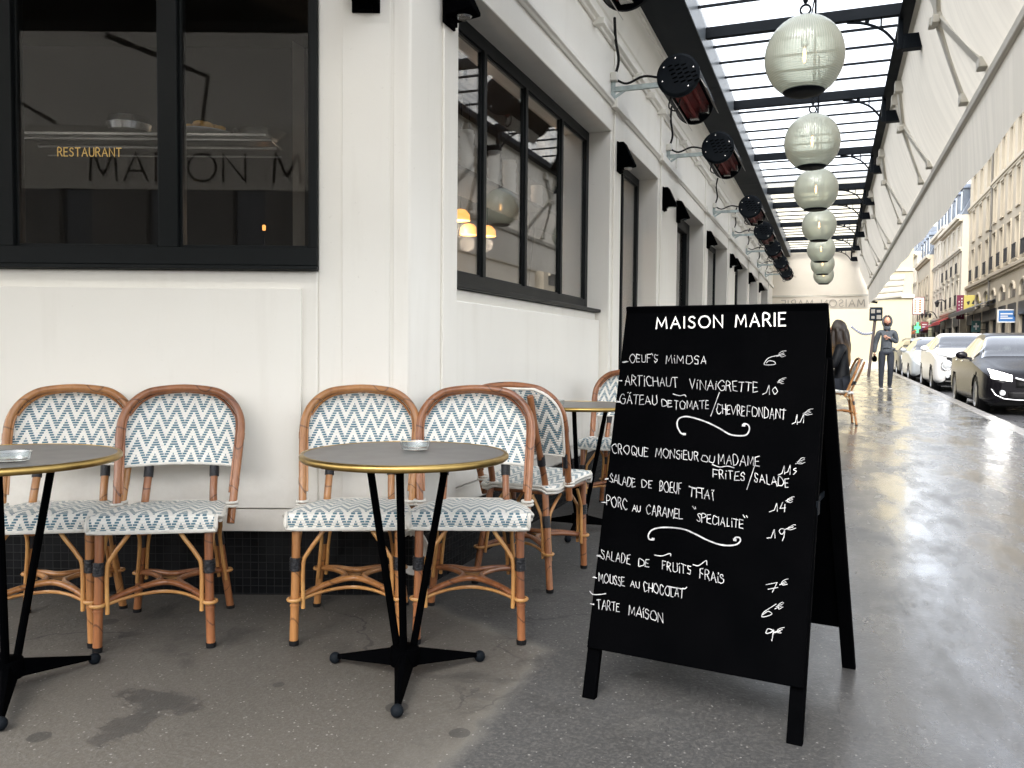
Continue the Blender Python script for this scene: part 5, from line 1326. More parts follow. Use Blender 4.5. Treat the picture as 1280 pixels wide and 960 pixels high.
def car(name_label, loc, rz, tab, paint, glass_rng, ws, rw, wheels, wr, kind, lit=False, L=4.8):
    r = thing('parked_car', loc, rz, name_label, 'car', 'cars parked along the kerb')
    NY, RINGS = 110, 26
    def prof(y):
        hw, zb, belt, top, hwt = lerp_tab(tab, y)
        cp = [(hw*.90, zb), (hw*.985, zb+.08), (hw, zb+(belt-zb)*.5), (hw*.985, belt-.05), (hw*.955, belt), (hwt+ (hw*.955-hwt)*.12, belt+(top-belt)*.78 if top-belt > .25 else belt+(top-belt)*.6), (hwt*.9, top-.018*(1 if top-belt > .2 else .6)), (hwt*.45, top-.003), (0, top)]
        return cp
    NP = 9
    def P(y, w):                               # w in 0..8 along the half profile
        cp = prof(y); i = min(int(w), NP-2); k = w-i
        g = lambda a: Vector((cp[max(0,min(NP-1,a))][0], 0, cp[max(0,min(NP-1,a))][1]))
        p0, p1, p2, p3 = g(i-1), g(i), g(i+1), g(i+2)
        if i == 0: p0 = p1*2-p2
        if i == NP-2: p3 = Vector((-p1.x, 0, p1.z))
        q = .5*((2*p1)+(p2-p0)*k+(2*p0-5*p1+4*p2-p3)*k*k+(3*p1-p0-3*p2+p3)*k**3)
        return Vector((max(q.x, 0), y, q.z))
    ys = [L*(.5-.5*math.cos(PI*(i/NY)))*.35 + L*(i/NY)*.65 for i in range(NY+1)]; SUBW = 4; ws_ = [i/SUBW for i in range((NP-1)*SUBW+1)]
    def is_glass(y, w):
        if 4.1 < w < 5.05 and glass_rng[0] < y < glass_rng[1]:
            for pz in glass_rng[2:]:
                if abs(y-pz) < .035: return 0
            return 1
        if ws[0] < y < ws[1] and w > 5.05: return 2
        if rw[0] < y < rw[1] and w > 5.05: return 3
        return 0
    body = MB(); gl = {1: MB(), 2: MB(), 3: MB()}
    cache = [[P(y, w_) for w_ in ws_] for y in ys]
    def arch(y, z): return any((y-wy)**2 + (z-wr)**2 < (wr*1.13)**2 for wy in wheels)
    for sx in (1, -1):
        idx = {}
        for i in range(NY):
            for j in range(len(ws_)-1):
                q = [cache[i][j], cache[i+1][j], cache[i+1][j+1], cache[i][j+1]]; cy = sum(p.y for p in q)/4; czz = sum(p.z for p in q)/4
                if j < 3*SUBW and arch(cy, czz): continue
                g = is_glass(cy, (ws_[j]+ws_[j+1])/2); tgt = gl[g] if g else body
                ids = []
                for (a_, b_) in ((i,j),(i+1,j),(i+1,j+1),(i,j+1)):
                    key = (g, a_, b_)
                    if key not in idx: idx[key] = len(tgt.v); p = cache[a_][b_]; tgt.v.append(Vector((sx*p.x, p.y, p.z)))
                    ids.append(idx[key])
                tgt.f.append(ids if sx > 0 else ids[::-1])
    for yy, rev in ((0, 0), (NY, 1)):         # close nose and tail
        ring = [cache[yy][j] for j in range(len(ws_))]; pts = [Vector((p.x,p.y,p.z)) for p in ring] + [Vector((-p.x,p.y,p.z)) for p in reversed(ring[:-1])]
        body.add(pts, [tuple(range(len(pts)))])
    bo = body.build('body', paint, r, smooth=40, recalc=False)
    nm = {1: 'side_window', 2: 'windscreen', 3: 'rear_window'}
    for g in (1, 2, 3):
        if gl[g].f: gl[g].build(nm[g], M['carglass'], r, smooth=60, recalc=False)
    mb = MB(); hw = max(t[1] for t in tab)
    mb.box(-hw*.86, hw*.86, .25, L-.2, .16, .34); mb.box(-hw*.7, hw*.7, ws[0]+.35, rw[1]-.2, .4, .62)
    for yy in (ws[1]+.55, ws[1]+1.45):         # seats seen through the glass
        for sx in (-.36, .36): mb.box(sx-.22, sx+.22, yy, yy+.14, .45, 1.12); mb.box(sx-.12, sx+.12, yy+.02, yy+.10, 1.14, 1.30)
    mb.box(-hw*.74, hw*.74, ws[0]+.25, ws[0]+.6, .6, .90)
    mb.build('interior', M['rubber'], r, bevel=.03)
    for wy in wheels:
        for sx in (-1, 1):
            xo = sx*(hw-.005); xi = sx*(hw-.23)
            mb = MB(); s = sx
            mb.lathe([(wr*.60,xi),(wr*.95,xi),(wr,xi+s*.03),(wr,xo-s*.04),(wr*.95,xo-s*.012),(wr*.70,xo),(wr*.66,xo-s*.02),(wr*.6,xo-s*.05)], 32, (0,wy,wr), axis='X')
            wh = mb.build('wheel', M['rubber'], r, smooth=40)
            mb = MB(); mb.lathe([(0,xo-s*.03),(wr*.16,xo-s*.025),(wr*.18,xo-s*.04),(0,xo-s*.06)], 16, (0,wy,wr), axis='X')
            for k in range(7):
                an = 2*PI*k/7+.2; mb.bar((xo-s*.035, wy+wr*.1*math.cos(an), wr+wr*.1*math.sin(an)), (xo-s*.03, wy+wr*.66*math.cos(an), wr+wr*.66*math.sin(an)), .05, .022, (1,0,0))
            mb.lathe([(wr*.62,xo-s*.06),(wr*.69,xo-s*.008),(wr*.66,xo-s*.004),(wr*.60,xo-s*.03)], 32, (0,wy,wr), axis='X'); mb.build('rim', M['alloy'], wh, smooth=30)
            mb = MB(); mb.lathe([(0,xi+s*.02),(wr*1.1,xi+s*.02),(wr*1.14,xo-s*.03),(wr*1.10,xo-s*.03)], 28, (0,wy,wr), axis='X', arc=(0,2*PI)); mb.build('wheel_arch', M['rubber'], r, smooth=40)
    for sx in (-1, 1):                         # mirrors
        y = ws[0]+.42; _, _, belt, top, _ = lerp_tab(tab, y)
        mb = MB(); mb.sphere((sx*(hw+.10), y, belt+.09), .10, 14, 10, (1.05,.55,.75)); mb.bar((sx*(hw-.07), y+.02, belt+.02),(sx*(hw+.06), y, belt+.05), .04, .05); mb.build('mirror', paint, r, smooth=60)
        for yy in (glass_rng[0]+.95, glass_rng[1]-.55):
            mb = MB(); q = P(yy, 3.0); mb.box(sx*(q.x+.004)-.014, sx*(q.x+.004)+.014, yy-.09, yy+.09, q.z-.012, q.z+.016); mb.build('door_handle', paint if kind != 'sedan' else M['chrome'], r, bevel=.006)
    # front end
    def fy(x, z):                              # nose surface y at (x,z): march back until inside
        y = 0.0
        while y < 1.3:
            hw_, zb, belt, top, hwt = lerp_tab(tab, y)
            wlim = hw_ if z < belt else hwt+(hw_*.955-hwt)*(1-(z-belt)/max(.01, top-belt))*.9
            if abs(x) <= wlim and zb <= z <= top: return y
            y += .01
        return y
    def patch(name, x0, x1, zlo, zhi, m, off=.012, nu=10, nv=4):
        mb = MB(); mb.grid(lambda u, v: (lambda x: (x, fy(x, zlo(u)+(zhi(u)-zlo(u))*v)-off, zlo(u)+(zhi(u)-zlo(u))*v))(x0+(x1-x0)*u), nu, nv); return mb.build(name, m, r, smooth=60, recalc=True, solid=.008)
    if kind == 'sedan':
        patch('grille', -.44, .44, lambda u: .50+.0*u, lambda u: .66, M['rubber'])
        mb = MB(); mb.tube([(x, fy(x, .66-.10*(1-abs(x)/.46)**.8)-.022, .66-.10*(1-abs(x)/.46)**.8) for x in [(-.46+.92*k/16) for k in range(17)]], .022, 8); mb.build('chrome_bar', M['chrome'], r, smooth=60)
        patch('lower_intake', -.55, .55, lambda u: .28, lambda u: .42, M['rubber'])
        for sx in (-1, 1):
            patch('headlight', sx*.50, sx*.80, lambda u: .60+.05*u, lambda u: .70+.10*u, M['headlamp_on'] if lit else M['lampglass'])
            mb = MB(); mb.tube([(sx*x, fy(sx*x, z)-.014, z) for x, z in ((.80,.46),(.74,.36),(.62,.30),(.45,.285),(.2,.28),(0,.28))], .012, 8); mb.build('chrome_strip', M['chrome'], r, smooth=60)
            mb = MB(); mb.lathe([(0,-.02),(.045,-.015),(.05,.01),(0,.01)], 14, (sx*.64, fy(sx*.64,.40)-.01, .40), axis='Y'); mb.build('fog_light', M['lampglass'], r)
    elif kind == 'crossover':
        patch('grille', -.60, .60, lambda u: .80-.06*math.sin(PI*u), lambda u: .90, M['rubber'])
        patch('lower_intake', -.62, .62, lambda u: .30, lambda u: .50-.05*abs(2*u-1), M['rubber'])
        mb = MB(); mb.bar((-.62, fy(.5,.30)-.02, .29),(.62, fy(.5,.30)-.02, .29), .03, .035); mb.build('skid_strip', M['steel'], r)
        for sx in (-1, 1):
            y = fy(sx*.60, .70); mb = MB(); mb.lathe([(0,-.055),(.07,-.05),(.115,-.02),(.125,.03),(0,.03)], 24, (sx*.60, y, .70), axis='Y'); hl_ = mb.build('headlight', M['lampglass'], r)
            mb = MB(); mb.tube([(sx*.60+.12*math.cos(a_*PI/12), y-.02, .70+.12*math.sin(a_*PI/12)) for a_ in range(24)], .014, 6, closed=True); mb.build('headlight_ring', M['chrome'], hl_)
            patch('upper_light', sx*.52, sx*.78, lambda u: .92+.03*u, lambda u: .98+.05*u, M['lampglass'])
            mb = MB(); mb.lathe([(0,-.03),(.05,-.02),(.055,.01),(0,.01)], 14, (sx*.58, fy(sx*.58,.42)-.01, .42), axis='Y'); mb.build('fog_light', M['lampglass'], r)
    else:
        patch('grille', -.36, .36, lambda u: .52, lambda u: .64, M['rubber']); patch('lower_intake', -.5, .5, lambda u: .28, lambda u: .40, M['rubber'])
        for sx in (-1, 1): patch('headlight', sx*.44, sx*.76, lambda u: .62+.04*u, lambda u: .76+.08*u, M['lampglass'])
    mb = MB(); y = fy(0, .46); mb.box(-.26, .26, y-.03, y-.005, .41, .51); mb.build('number_plate', M['whitecup'], r)
    for sx in (-1, 1):
        mb = MB(); mb.box(sx*.68-.12, sx*.68+.12, L-.16, L-.02, .78, .98); mb.build('tail_light', M['taillight'], r, bevel=.03)
    return r
M['alloy'] = pm('alloy_rim', (.5,.5,.5), .3, .9); M['chrome'] = pm('chrome', (.8,.8,.8), .08, 1)
M['lampglass'] = pm('headlamp_glass', (.55,.57,.58), .12, .3, spec=.8); M['taillight'] = pm('tail_lamp', (.3,.01,.01), .2)
M['p_black'] = pm('black_plum_car_paint', (.004,.0035,.005), .26, 0, coat=0, spec=.25); M['p_white'] = pm('white_car_paint', (.58,.58,.57), .3, coat=.25, spec=.3)
M['p_silver'] = pm('silver_car_paint', (.36,.38,.39), .35, .4, coat=.2, spec=.3); M['p_grey'] = pm('dark_grey_car_paint', (.035,.038,.042), .3, 0, coat=.15, spec=.3)
sedan = [(0,.66,.30,.58,.66,.50),(.08,.80,.22,.64,.73,.58),(.25,.88,.20,.72,.80,.64),(.6,.92,.20,.80,.87,.70),(1.1,.93,.20,.87,.96,.74),(1.45,.93,.20,.92,1.02,.74),(1.9,.93,.20,.95,1.27,.64),(2.35,.93,.20,.97,1.45,.58),(2.9,.93,.20,.98,1.50,.57),(3.5,.93,.20,.99,1.46,.56),(4.0,.92,.22,1.0,1.31,.56),(4.4,.90,.24,1.0,1.10,.62),(4.70,.85,.28,.95,1.02,.62),(4.83,.74,.36,.85,.92,.55)]
cross = [(0,.62,.36,.72,.82,.48),(.08,.78,.26,.80,.92,.58),(.25,.86,.24,.88,1.0,.66),(.6,.88,.24,.96,1.06,.70),(.95,.885,.24,1.02,1.12,.72),(1.3,.885,.24,1.04,1.30,.66),(1.7,.885,.24,1.06,1.50,.60),(2.2,.885,.24,1.09,1.57,.57),(2.8,.885,.24,1.14,1.55,.55),(3.3,.885,.25,1.18,1.48,.54),(3.75,.87,.28,1.14,1.30,.55),(4.0,.83,.32,1.02,1.12,.55),(4.13,.72,.40,.85,.95,.5)]
hatch = [(0,.60,.30,.56,.66,.48),(.08,.76,.22,.66,.76,.56),(.3,.85,.20,.78,.88,.64),(.7,.88,.20,.88,.98,.70),(1.0,.885,.20,.93,1.06,.70),(1.4,.885,.20,.96,1.28,.62),(1.85,.885,.20,.98,1.46,.57),(2.4,.885,.20,1.0,1.51,.56),(3.0,.885,.20,1.02,1.48,.55),(3.5,.88,.22,1.04,1.38,.54),(3.8,.86,.26,1.0,1.18,.56),(4.0,.82,.32,.9,1.0,.55),(4.08,.70,.40,.8,.9,.5)]
def cpos(t, a): p = G(t, a, -.13); return p
car('black saloon parked at the kerb, headlight lit, nearest of the cars', cpos(16.35, 3.42), -TH, sedan, M['p_black'], (1.75,4.05,2.95), (1.5,2.28), (3.55,4.35), (.95,3.69), .335, 'sedan', True, 4.83)
car('white crossover with round headlamps parked behind the black saloon', cpos(23.95, 3.40), -TH, cross, M['p_white'], (1.25,3.55,2.25), (1.02,1.68), (3.35,3.9), (.80,3.33), .345, 'crossover', False, 4.13)
car('silver hatchback parked behind the white crossover', cpos(29.9, 3.32), -TH, hatch, M['p_silver'], (1.35,3.5,2.3), (1.02,1.8), (3.4,3.85), (.78,3.28), .31, 'hatch', False, 4.08)
car('dark grey car parked last in the row, before the yellow house', cpos(34.9, 3.30), -TH, hatch, M['p_grey'], (1.35,3.5,2.3), (1.02,1.8), (3.4,3.85), (.78,3.28), .31, 'hatch', False, 4.08)

# ================================================================ BUILDINGS ACROSS THE STREET
M['winglass'] = pm('dark_far_window', (.05,.055,.06), .12, spec=.7)
M['pipe'] = pm('grey_pipe', (.16,.15,.13), .6)
M['balc'] = pm('black_balcony_iron', (.02,.02,.022), .6)
M['red_awn'] = pm('red_shop_awning', (.45,.04,.04), .8); M['purple'] = pm('purple_cloth', (.12,.04,.16), .9); M['blue'] = pm('blue_sign', (.04,.16,.42), .5)
M['burg'] = pm('burgundy_sign', (.17,.015,.05), .5); M['yel'] = pm('yellow_sign', (.55,.47,.12), .5); M['whs'] = pm('white_sign_face', (.72,.72,.70), .5); M['org'] = pm('orange_print', (.75,.20,.05), .6)
M['grn'] = pm('dark_green_sign', (.02,.10,.10), .5); M['maroon'] = pm('maroon_sign', (.25,.06,.06), .5)
def facade_mb(fn, u0, u1, z0, z1, rects, depth, nrm):
    # fn(u,z)->point on the wall plane; nrm inward; rects (u0,u1,z0,z1) become recesses
    us = sorted({u0, u1, *[r[0] for r in rects], *[r[1] for r in rects]}); zs_ = sorted({z0, z1, *[r[2] for r in rects], *[r[3] for r in rects]})
    us = [u for u in us if u0 <= u <= u1]; zs_ = [z for z in zs_ if z0 <= z <= z1]; mb = MB(); n = nrm*depth
    for i in range(len(us)-1):
        for j in range(len(zs_)-1):
            cu, cz_ = (us[i]+us[i+1])/2, (zs_[j]+zs_[j+1])/2
            if any(r[0] < cu < r[1] and r[2] < cz_ < r[3] for r in rects): continue
            mb.add([fn(us[i],zs_[j]), fn(us[i+1],zs_[j]), fn(us[i+1],zs_[j+1]), fn(us[i],zs_[j+1])], [(0,1,2,3)])
    for a_, b_, c_, d_ in rects:
        p = [fn(a_,c_), fn(b_,c_), fn(b_,d_), fn(a_,d_)]
        for k in range(4):
            q, w_ = p[k], p[(k+1) % 4]; mb.add([q, w_, w_+n, q+n], [(0,1,2,3)])
    return mb
def house(label, t0, t1, a, ztop, floors, spacing, wwid, stone, arch=False, roof='slate', shop=4.1, balconies=(), setb=0.0, first_off=None):
    r = thing('town_house', G((t0+t1)/2, a), -TH, label, 'building', None)
    fn = lambda u, z: Vector((a+setb, u, z)); rects = []; off = first_off if first_off is not None else ((t1-t0) % spacing)/2 + spacing/2
    cols = []; u = t0+off
    while u < t1-.5: cols.append(u); u += spacing
    for z0, z1 in floors:
        for c_ in cols: rects.append((c_-wwid/2, c_+wwid/2, z0, z1))
    zb = gz(t0)-.5
    ground = []
    bays = max(1, round((t1-t0)/ (spacing*1.25))); bw = (t1-t0)/bays
    for k in range(bays): ground.append((t0+bw*k+.45, t0+bw*(k+1)-.45, gz(t0)+.1, shop))
    allr = rects + ground
    if arch:
        archr = [(t0+bw*k+.75, t0+bw*(k+1)-.75, shop+.35, 5.0) for k in range(bays)]; allr = allr+archr
    mb = facade_mb(fn, t0, t1, zb, ztop, allr, .28, Vector((1,0,0)))
    mb.add([(a+setb,t0,zb),(a+setb,t0,ztop),(a+9,t0,ztop),(a+9,t0,zb)], [(0,1,2,3)]); mb.add([(a+setb,t1,zb),(a+setb,t1,ztop),(a+9,t1,ztop),(a+9,t1,zb)], [(0,1,2,3)])
    mb.add([(a+setb,t0,ztop),(a+setb,t1,ztop),(a+9,t1,ztop),(a+9,t0,ztop)], [(0,1,2,3)])
    mb.build('wall', M[stone], r, frame='street', smooth=0, recalc=False)
    # cornices and string courses
    mb = MB()
    for z, d, h in [(ztop-.35, .45, .35), (floors[0][0]-.45, .22, .25)] + ([(floors[-1][0]-.35, .18, .2)] if len(floors) > 2 else []): 
        mb.box(a+setb-d, a+setb+.02, t0, t1, z, z+h); mb.box(a+setb-d*.6, a+setb+.02, t0, t1, z-.15, z)
    mb.build('cornice', M[stone], r, frame='street', smooth=0, bevel=.04)
    # windows
    win = None
    for z0, z1 in floors:
        for c_ in cols:
            hgt = z1-z0
            mb = MB(); x = a+setb+.22
            mb.box(x, x+.05, c_-wwid/2, c_-wwid/2+.09, z0, z1); mb.box(x, x+.05, c_+wwid/2-.09, c_+wwid/2, z0, z1); mb.box(x, x+.05, c_-.05, c_+.05, z0, z1); mb.box(x, x+.05, c_-wwid/2, c_+wwid/2, z1-.09, z1); mb.box(x, x+.05, c_-wwid/2, c_+wwid/2, z0+hgt*.62, z0+hgt*.62+.06)
            wn = mb.build('window', M['sash'], r, frame='street', smooth=0)
            mb = MB(); mb.box(x+.03, x+.04, c_-wwid/2, c_+wwid/2, z0, z1); mb.build('pane', M['winglass'], wn, smooth=0)
            mb = MB(); mb.box(a+setb-.10, a+setb+.2, c_-wwid/2-.08, c_+wwid/2+.08, z0-.10, z0); mb.box(a+setb-.05, a+setb, c_-wwid/2-.14, c_-wwid/2, z0, z1+.1); mb.box(a+setb-.05, a+setb, c_+wwid/2, c_+wwid/2+.14, z0, z1+.1); mb.box(a+setb-.08, a+setb, c_-wwid/2-.14, c_+wwid/2+.14, z1+.1, z1+.24)
            mb.build('surround', M[stone], wn, smooth=0)
            if (z0, z1) in balconies or z0 in balconies:
                mb = MB(); x = a+setb-.18
                mb.box(x-.02, x+.02, c_-wwid/2-.05, c_+wwid/2+.05, z0+.85, z0+.9); mb.box(x-.02, x+.02, c_-wwid/2-.05, c_+wwid/2+.05, z0+.05, z0+.09)
                k = c_-wwid/2
                while k < c_+wwid/2: mb.box(x-.012, x+.012, k, k+.025, z0+.05, z0+.88); k += .13
                mb.build('railing', M['balc'], wn, smooth=0)
    for g in ground:
        mb = MB(); mb.box(a+setb+.24, a+setb+.26, g[0], g[1], g[2], g[3]); sf = mb.build('shop_window', M['winglass'], r, frame='street', smooth=0)
        mb = MB(); mb.box(a+setb-.06, a+setb+.25, g[0], g[1], g[3]-.75, g[3]); 
        for k in range(3): mb.box(a+setb+.16, a+setb+.24, g[0]+(g[1]-g[0]-.08)*k/2, g[0]+(g[1]-g[0]-.08)*k/2+.08, g[2], g[3]-.75)
        mb.build('shopfront', M['shop_dark'], sf, smooth=0)
    if arch:
        for g in archr:
            cu, hw_ = (g[0]+g[1])/2, (g[1]-g[0])/2; mb = MB()
            pts = [(cu-hw_, g[2]), (cu+hw_, g[2])] + [(cu+hw_*math.cos(PI*k/14), g[3]-.1+hw_*.62*math.sin(PI*k/14)) for k in range(15)]
            mb.ext(pts, (a+setb-.02,0,0), (0,1,0), (0,0,1), (.04,0,0)); wn = mb.build('arched_window', M['winglass'], r, frame='street', smooth=0)
            mb = MB(); mb.tube([(a+setb-.02, u_, z_) for u_, z_ in pts[1:]] , .11, 6); mb.build('surround', M[stone], wn, smooth=40)
    # roof with dormers
    if roof == 'slate':
        mb = MB(); mb.add([(a+setb-.1,t0,ztop),(a+setb-.1,t1,ztop),(a+1.3,t1,ztop+2.9),(a+1.3,t0,ztop+2.9),(a+8,t1,ztop+3.6),(a+8,t0,ztop+3.6),(a+8,t0,ztop),(a+8,t1,ztop)], [(0,1,2,3),(3,2,4,5),(0,3,5,6),(1,7,4,2)])
        rf = mb.build('roof', M['slate'], r, frame='street', smooth=0, recalc=False)
        for c_ in cols:
            mb = MB(); mb.box(a+.15, a+1.4, c_-.65, c_+.65, ztop+.35, ztop+2.3); mb.ext([(-.8,0),(.8,0),(0,.45)], (a+.05,c_,ztop+2.3), (0,1,0), (0,0,1), (1.4,0,0)); dm = mb.build('dormer', M['slate'], rf, smooth=0)
            mb = MB(); mb.box(a+.10, a+.16, c_-.42, c_+.42, ztop+.6, ztop+2.1); mb.build('dormer_window', M['winglass'], rf, smooth=0)
        mb = MB()
        for c_ in (t0+.5, t1-1.2): mb.box(a+2.2, a+3.2, c_, c_+.8, ztop+2.6, ztop+4.8)
        mb.build('chimney', M[stone], rf, smooth=0)
    return r
BA = 10.0
house('large cream stone house with arched shop floor, nearest across the street', 40, 64.3, BA, 16.3, [(6.65,9.0),(9.8,12.0),(12.75,14.9)], 2.45, 1.05, 'stone', arch=True, balconies=(6.65,), first_off=1.2)
house('cream stone house with tall windows and a drainpipe on its right, arcade below', 64.3, 75.2, BA+.12, 15.9, [(6.65,9.0),(9.8,12.0),(12.75,14.7)], 3.1, 1.1, 'stone', arch=True, balconies=(6.65,), first_off=2.4)
house('pale house with iron balconies, bracketed cornice and blue mansard dormers', 75.2, 88, BA-.35, 12.2, [(5.0,7.0),(7.6,9.3),(9.8,11.3)], 3.0, 1.1, 'stone2', balconies=(5.0,7.6))
house('narrow grey stone house next beyond the blue mansard', 88, 99.5, BA+.1, 13.2, [(4.9,7.0),(7.7,9.6),(10.3,12.0)], 2.7, 1.0, 'stone3')
house('cream house with balconies in the middle of the far row', 99.5, 113, BA-.2, 11.7, [(5.0,7.0),(7.6,9.4)], 2.9, 1.0, 'stone', balconies=(5.0,))
house('tall pale house behind the white projecting sign', 113, 126, BA-.3, 13.6, [(5.0,7.0),(7.6,9.4),(10.1,12.0)], 2.9, 1.0, 'stone2')
house('grey house second from the far end of the row', 126, 145, BA-.4, 13.4, [(5.0,7.0),(7.6,9.4),(10.1,12.0)], 3.2, 1.1, 'stone3')  # plain grey limestone, no haze in the colour
house('last house of the far row, beside the yellow gable', 145, 185, BA-.8, 15.5, [(5.0,7.0),(7.6,9.4),(10.1,12.0)], 3.6, 1.2, 'stone2')
dp_ = thing('drainpipe', G(64.3, BA), -TH, 'dark drainpipe running down between the two nearest stone houses', 'drainpipe')
mb = MB(); mb.tube([(BA-.08,64.3,15.2),(BA-.08,64.3,4.3)], .07, 8); mb.tube(catmull([(BA-.5,64.2,15.9),(BA-.35,64.25,15.5),(BA-.08,64.3,15.2)], 4), .08, 8); mb.build('pipe', M['pipe'], dp_, frame='street')
mb = MB()
for z in (6.2, 9.4, 12.4): mb.lathe([(.10,-.05),(.10,.05)], 8, (BA-.08,64.3,z))
mb.build('clip', M['balc'], dp_, frame='street')

# yellow house closing the pavement, and its neighbours on the left side of the street
yh = thing('yellow_house', G(41, 0), -TH, 'plain pale yellow rendered house standing beyond the end of the terrace', 'building')
YT = 41.0
mb = MB(); mb.box(-14, 3.35, YT, YT+12, -.3, 9.0); mb.build('wall', M['yellow_wall'], yh, frame='street', smooth=0)
mb = MB(); mb.box(-14, 3.42, YT-.10, YT, 3.55, 3.70); mb.box(-14, 3.40, YT-.07, YT, 4.75, 4.85); mb.box(3.35, 3.45, YT, YT+12, 3.55, 3.7); mb.build('ledge', M['stone3'], yh, frame='street', smooth=0)
mb = MB(); mb.box(-14, 3.37, YT-.03, YT, -.2, .72); mb.build('base_course', M['stone2'], yh, frame='street', smooth=0)
mb = MB(); mb.box(-14.3, 3.7, YT-.3, YT+12.2, 9.0, 9.3); mb.build('roof', M['slate'], yh, frame='street', smooth=0)
fh = thing('town_house', G(70, 3), -TH, 'cream house row seen just behind the yellow house on the left side', 'building')
mb = facade_mb(lambda u, z: Vector((3.9, u, z)), 53.2, 150, 0, 12, [(56+3.2*k, 57.1+3.2*k, z0, z0+1.9) for k in range(28) for z0 in (4.6,7.2,9.6)], .25, Vector((-1,0,0)))
mb.add([(3.9,53.2,0),(3.9,53.2,12),(-10,53.2,12),(-10,53.2,0)], [(0,1,2,3)]); mb.add([(3.9,53.2,12),(3.9,150,12),(-10,150,12),(-10,53.2,12)], [(0,1,2,3)])
mb.build('wall', M['stone2'], fh, frame='street', smooth=0, recalc=False)

# ---------------------------------------------------------------- projecting shop signs
def sign(name, label, t, a0, a1, z0, z1, m, marks=None, frame_m=None, d=.12):
    r = thing(name, S(t, (a0+a1)/2, z0), -TH, label, 'sign')
    mb = MB(); mb.box(a0, a1, t-d/2, t+d/2, z0, z1); b = mb.build('sign_panel', M[m], r, frame='street', bevel=.015)
    if frame_m:
        mb = MB(); e = .05
        for q in ((a0-.01,a0+e,z0,z1),(a1-e,a1+.01,z0,z1),(a0,a1,z0-.01,z0+e),(a0,a1,z1-e,z1+.01)): mb.box(q[0], q[1], t-d/2-.02, t+d/2+.02, q[2], q[3])
        mb.build('sign_frame', M[frame_m], r, frame='street', smooth=0)
    mb = MB()
    for z in (z0+(z1-z0)*.2, z1-(z1-z0)*.2): mb.bar((a1-.02,t,z),(BA+.3,t,z), .05, .05)
    mb.build('arm', M['balc'], r, frame='street', smooth=0)
    if marks:
        mm, polys = marks; mb = MB()
        for pl in polys: mb.ext([(a0+(a1-a0)*x, z0+(z1-z0)*y) for x, y in pl], (0, t-d/2-.012, 0), (1,0,0), (0,0,1), (0,.008,0))
        mb.build('sign_marks', M[mm], b, smooth=0)
    return r
def bars(x0, x1, ys, h): return [[(x0,y),(x1,y),(x1,y+h),(x0,y+h)] for y in ys]
def at_t(px, py, t): q = sta(on_t(px, py, t)); return q[1], q[2]
def sign_px(name, label, t, x0, y0, x1, y1, m, marks=None, frame_m=None):
    a0, z1 = at_t(x0, y0, t); a1, z0 = at_t(x1, y1, t); return sign(name, label, t, a0, a1, z0, z1, m, marks, frame_m)
sign_px('shop_sign', 'bright blue shop sign in a white frame under the nearest arches', 56, 1247, 387, 1270, 403, 'blue', ('whs', bars(.15,.80,(.62,.28),.09)+bars(.15,.55,(.45,),.07)), 'whs')
sign_px('shop_sign', 'square yellow sign with two dark marks beside the burgundy sign', 71, 1205, 369, 1221, 387.5, 'yel', ('shop_dark', [[(.2,.55),(.45,.62),(.42,.40),(.30,.33)],[(.58,.42),(.70,.66),(.85,.60),(.75,.36)]]), None)
sign_px('shop_sign', 'tall burgundy vertical sign with pale lettering next to the yellow square', 74, 1196, 369, 1205, 399, 'burg', ('whs', bars(.58,.72,(.10,.22,.34,.46,.58,.70,.82),.06)+bars(.25,.36,(.14,.28,.42,.56,.70),.05)))
sign_px('pharmacy_sign', 'dark green square pharmacy sign with a pale cross', 66, 1214.5, 401, 1225.5, 415, 'grn', ('whs', [[(.42,.2),(.58,.2),(.58,.42),(.80,.42),(.80,.58),(.58,.58),(.58,.8),(.42,.8),(.42,.58),(.20,.58),(.20,.42),(.42,.42)]]))
sign_px('shop_sign', 'white projecting sign with orange vertical lettering on the far row', 100, 1141, 371.5, 1155, 393, 'whs', ('org', bars(.16,.30,(.15,.27,.39,.51,.63,.75),.07)+bars(.55,.72,(.12,.25,.38,.51,.64,.77),.08)), 'maroon')
sign_px('shop_sign', 'small maroon sign with pale lines beyond the green cross', 98, 1151, 402, 1160, 416, 'maroon', ('whs', bars(.2,.8,(.25,.48,.70),.08)))
r = thing('pharmacy_cross', S(99, 9, 4), -TH, 'lit green pharmacy cross on the far row', 'sign')
a0, z1 = at_t(1143, 403, 99); a1, z0 = at_t(1151, 416, 99); mb = MB(); wq, hq = a1-a0, z1-z0
mb.ext([(a0+wq*x, z0+hq*y) for x, y in [(.35,0),(.65,0),(.65,.35),(1,.35),(1,.65),(.65,.65),(.65,1),(.35,1),(.35,.65),(0,.65),(0,.35),(.35,.35)]], (0,98.9,0), (1,0,0), (0,0,1), (0,.2,0)); mb.build('cross_panel', M['cross_green'], r, frame='street', smooth=0)
mb = MB(); mb.bar((a1-.05,99,(z0+z1)/2),(BA+.2,99,(z0+z1)/2), .06, .06); mb.build('arm', M['balc'], r, frame='street', smooth=0)
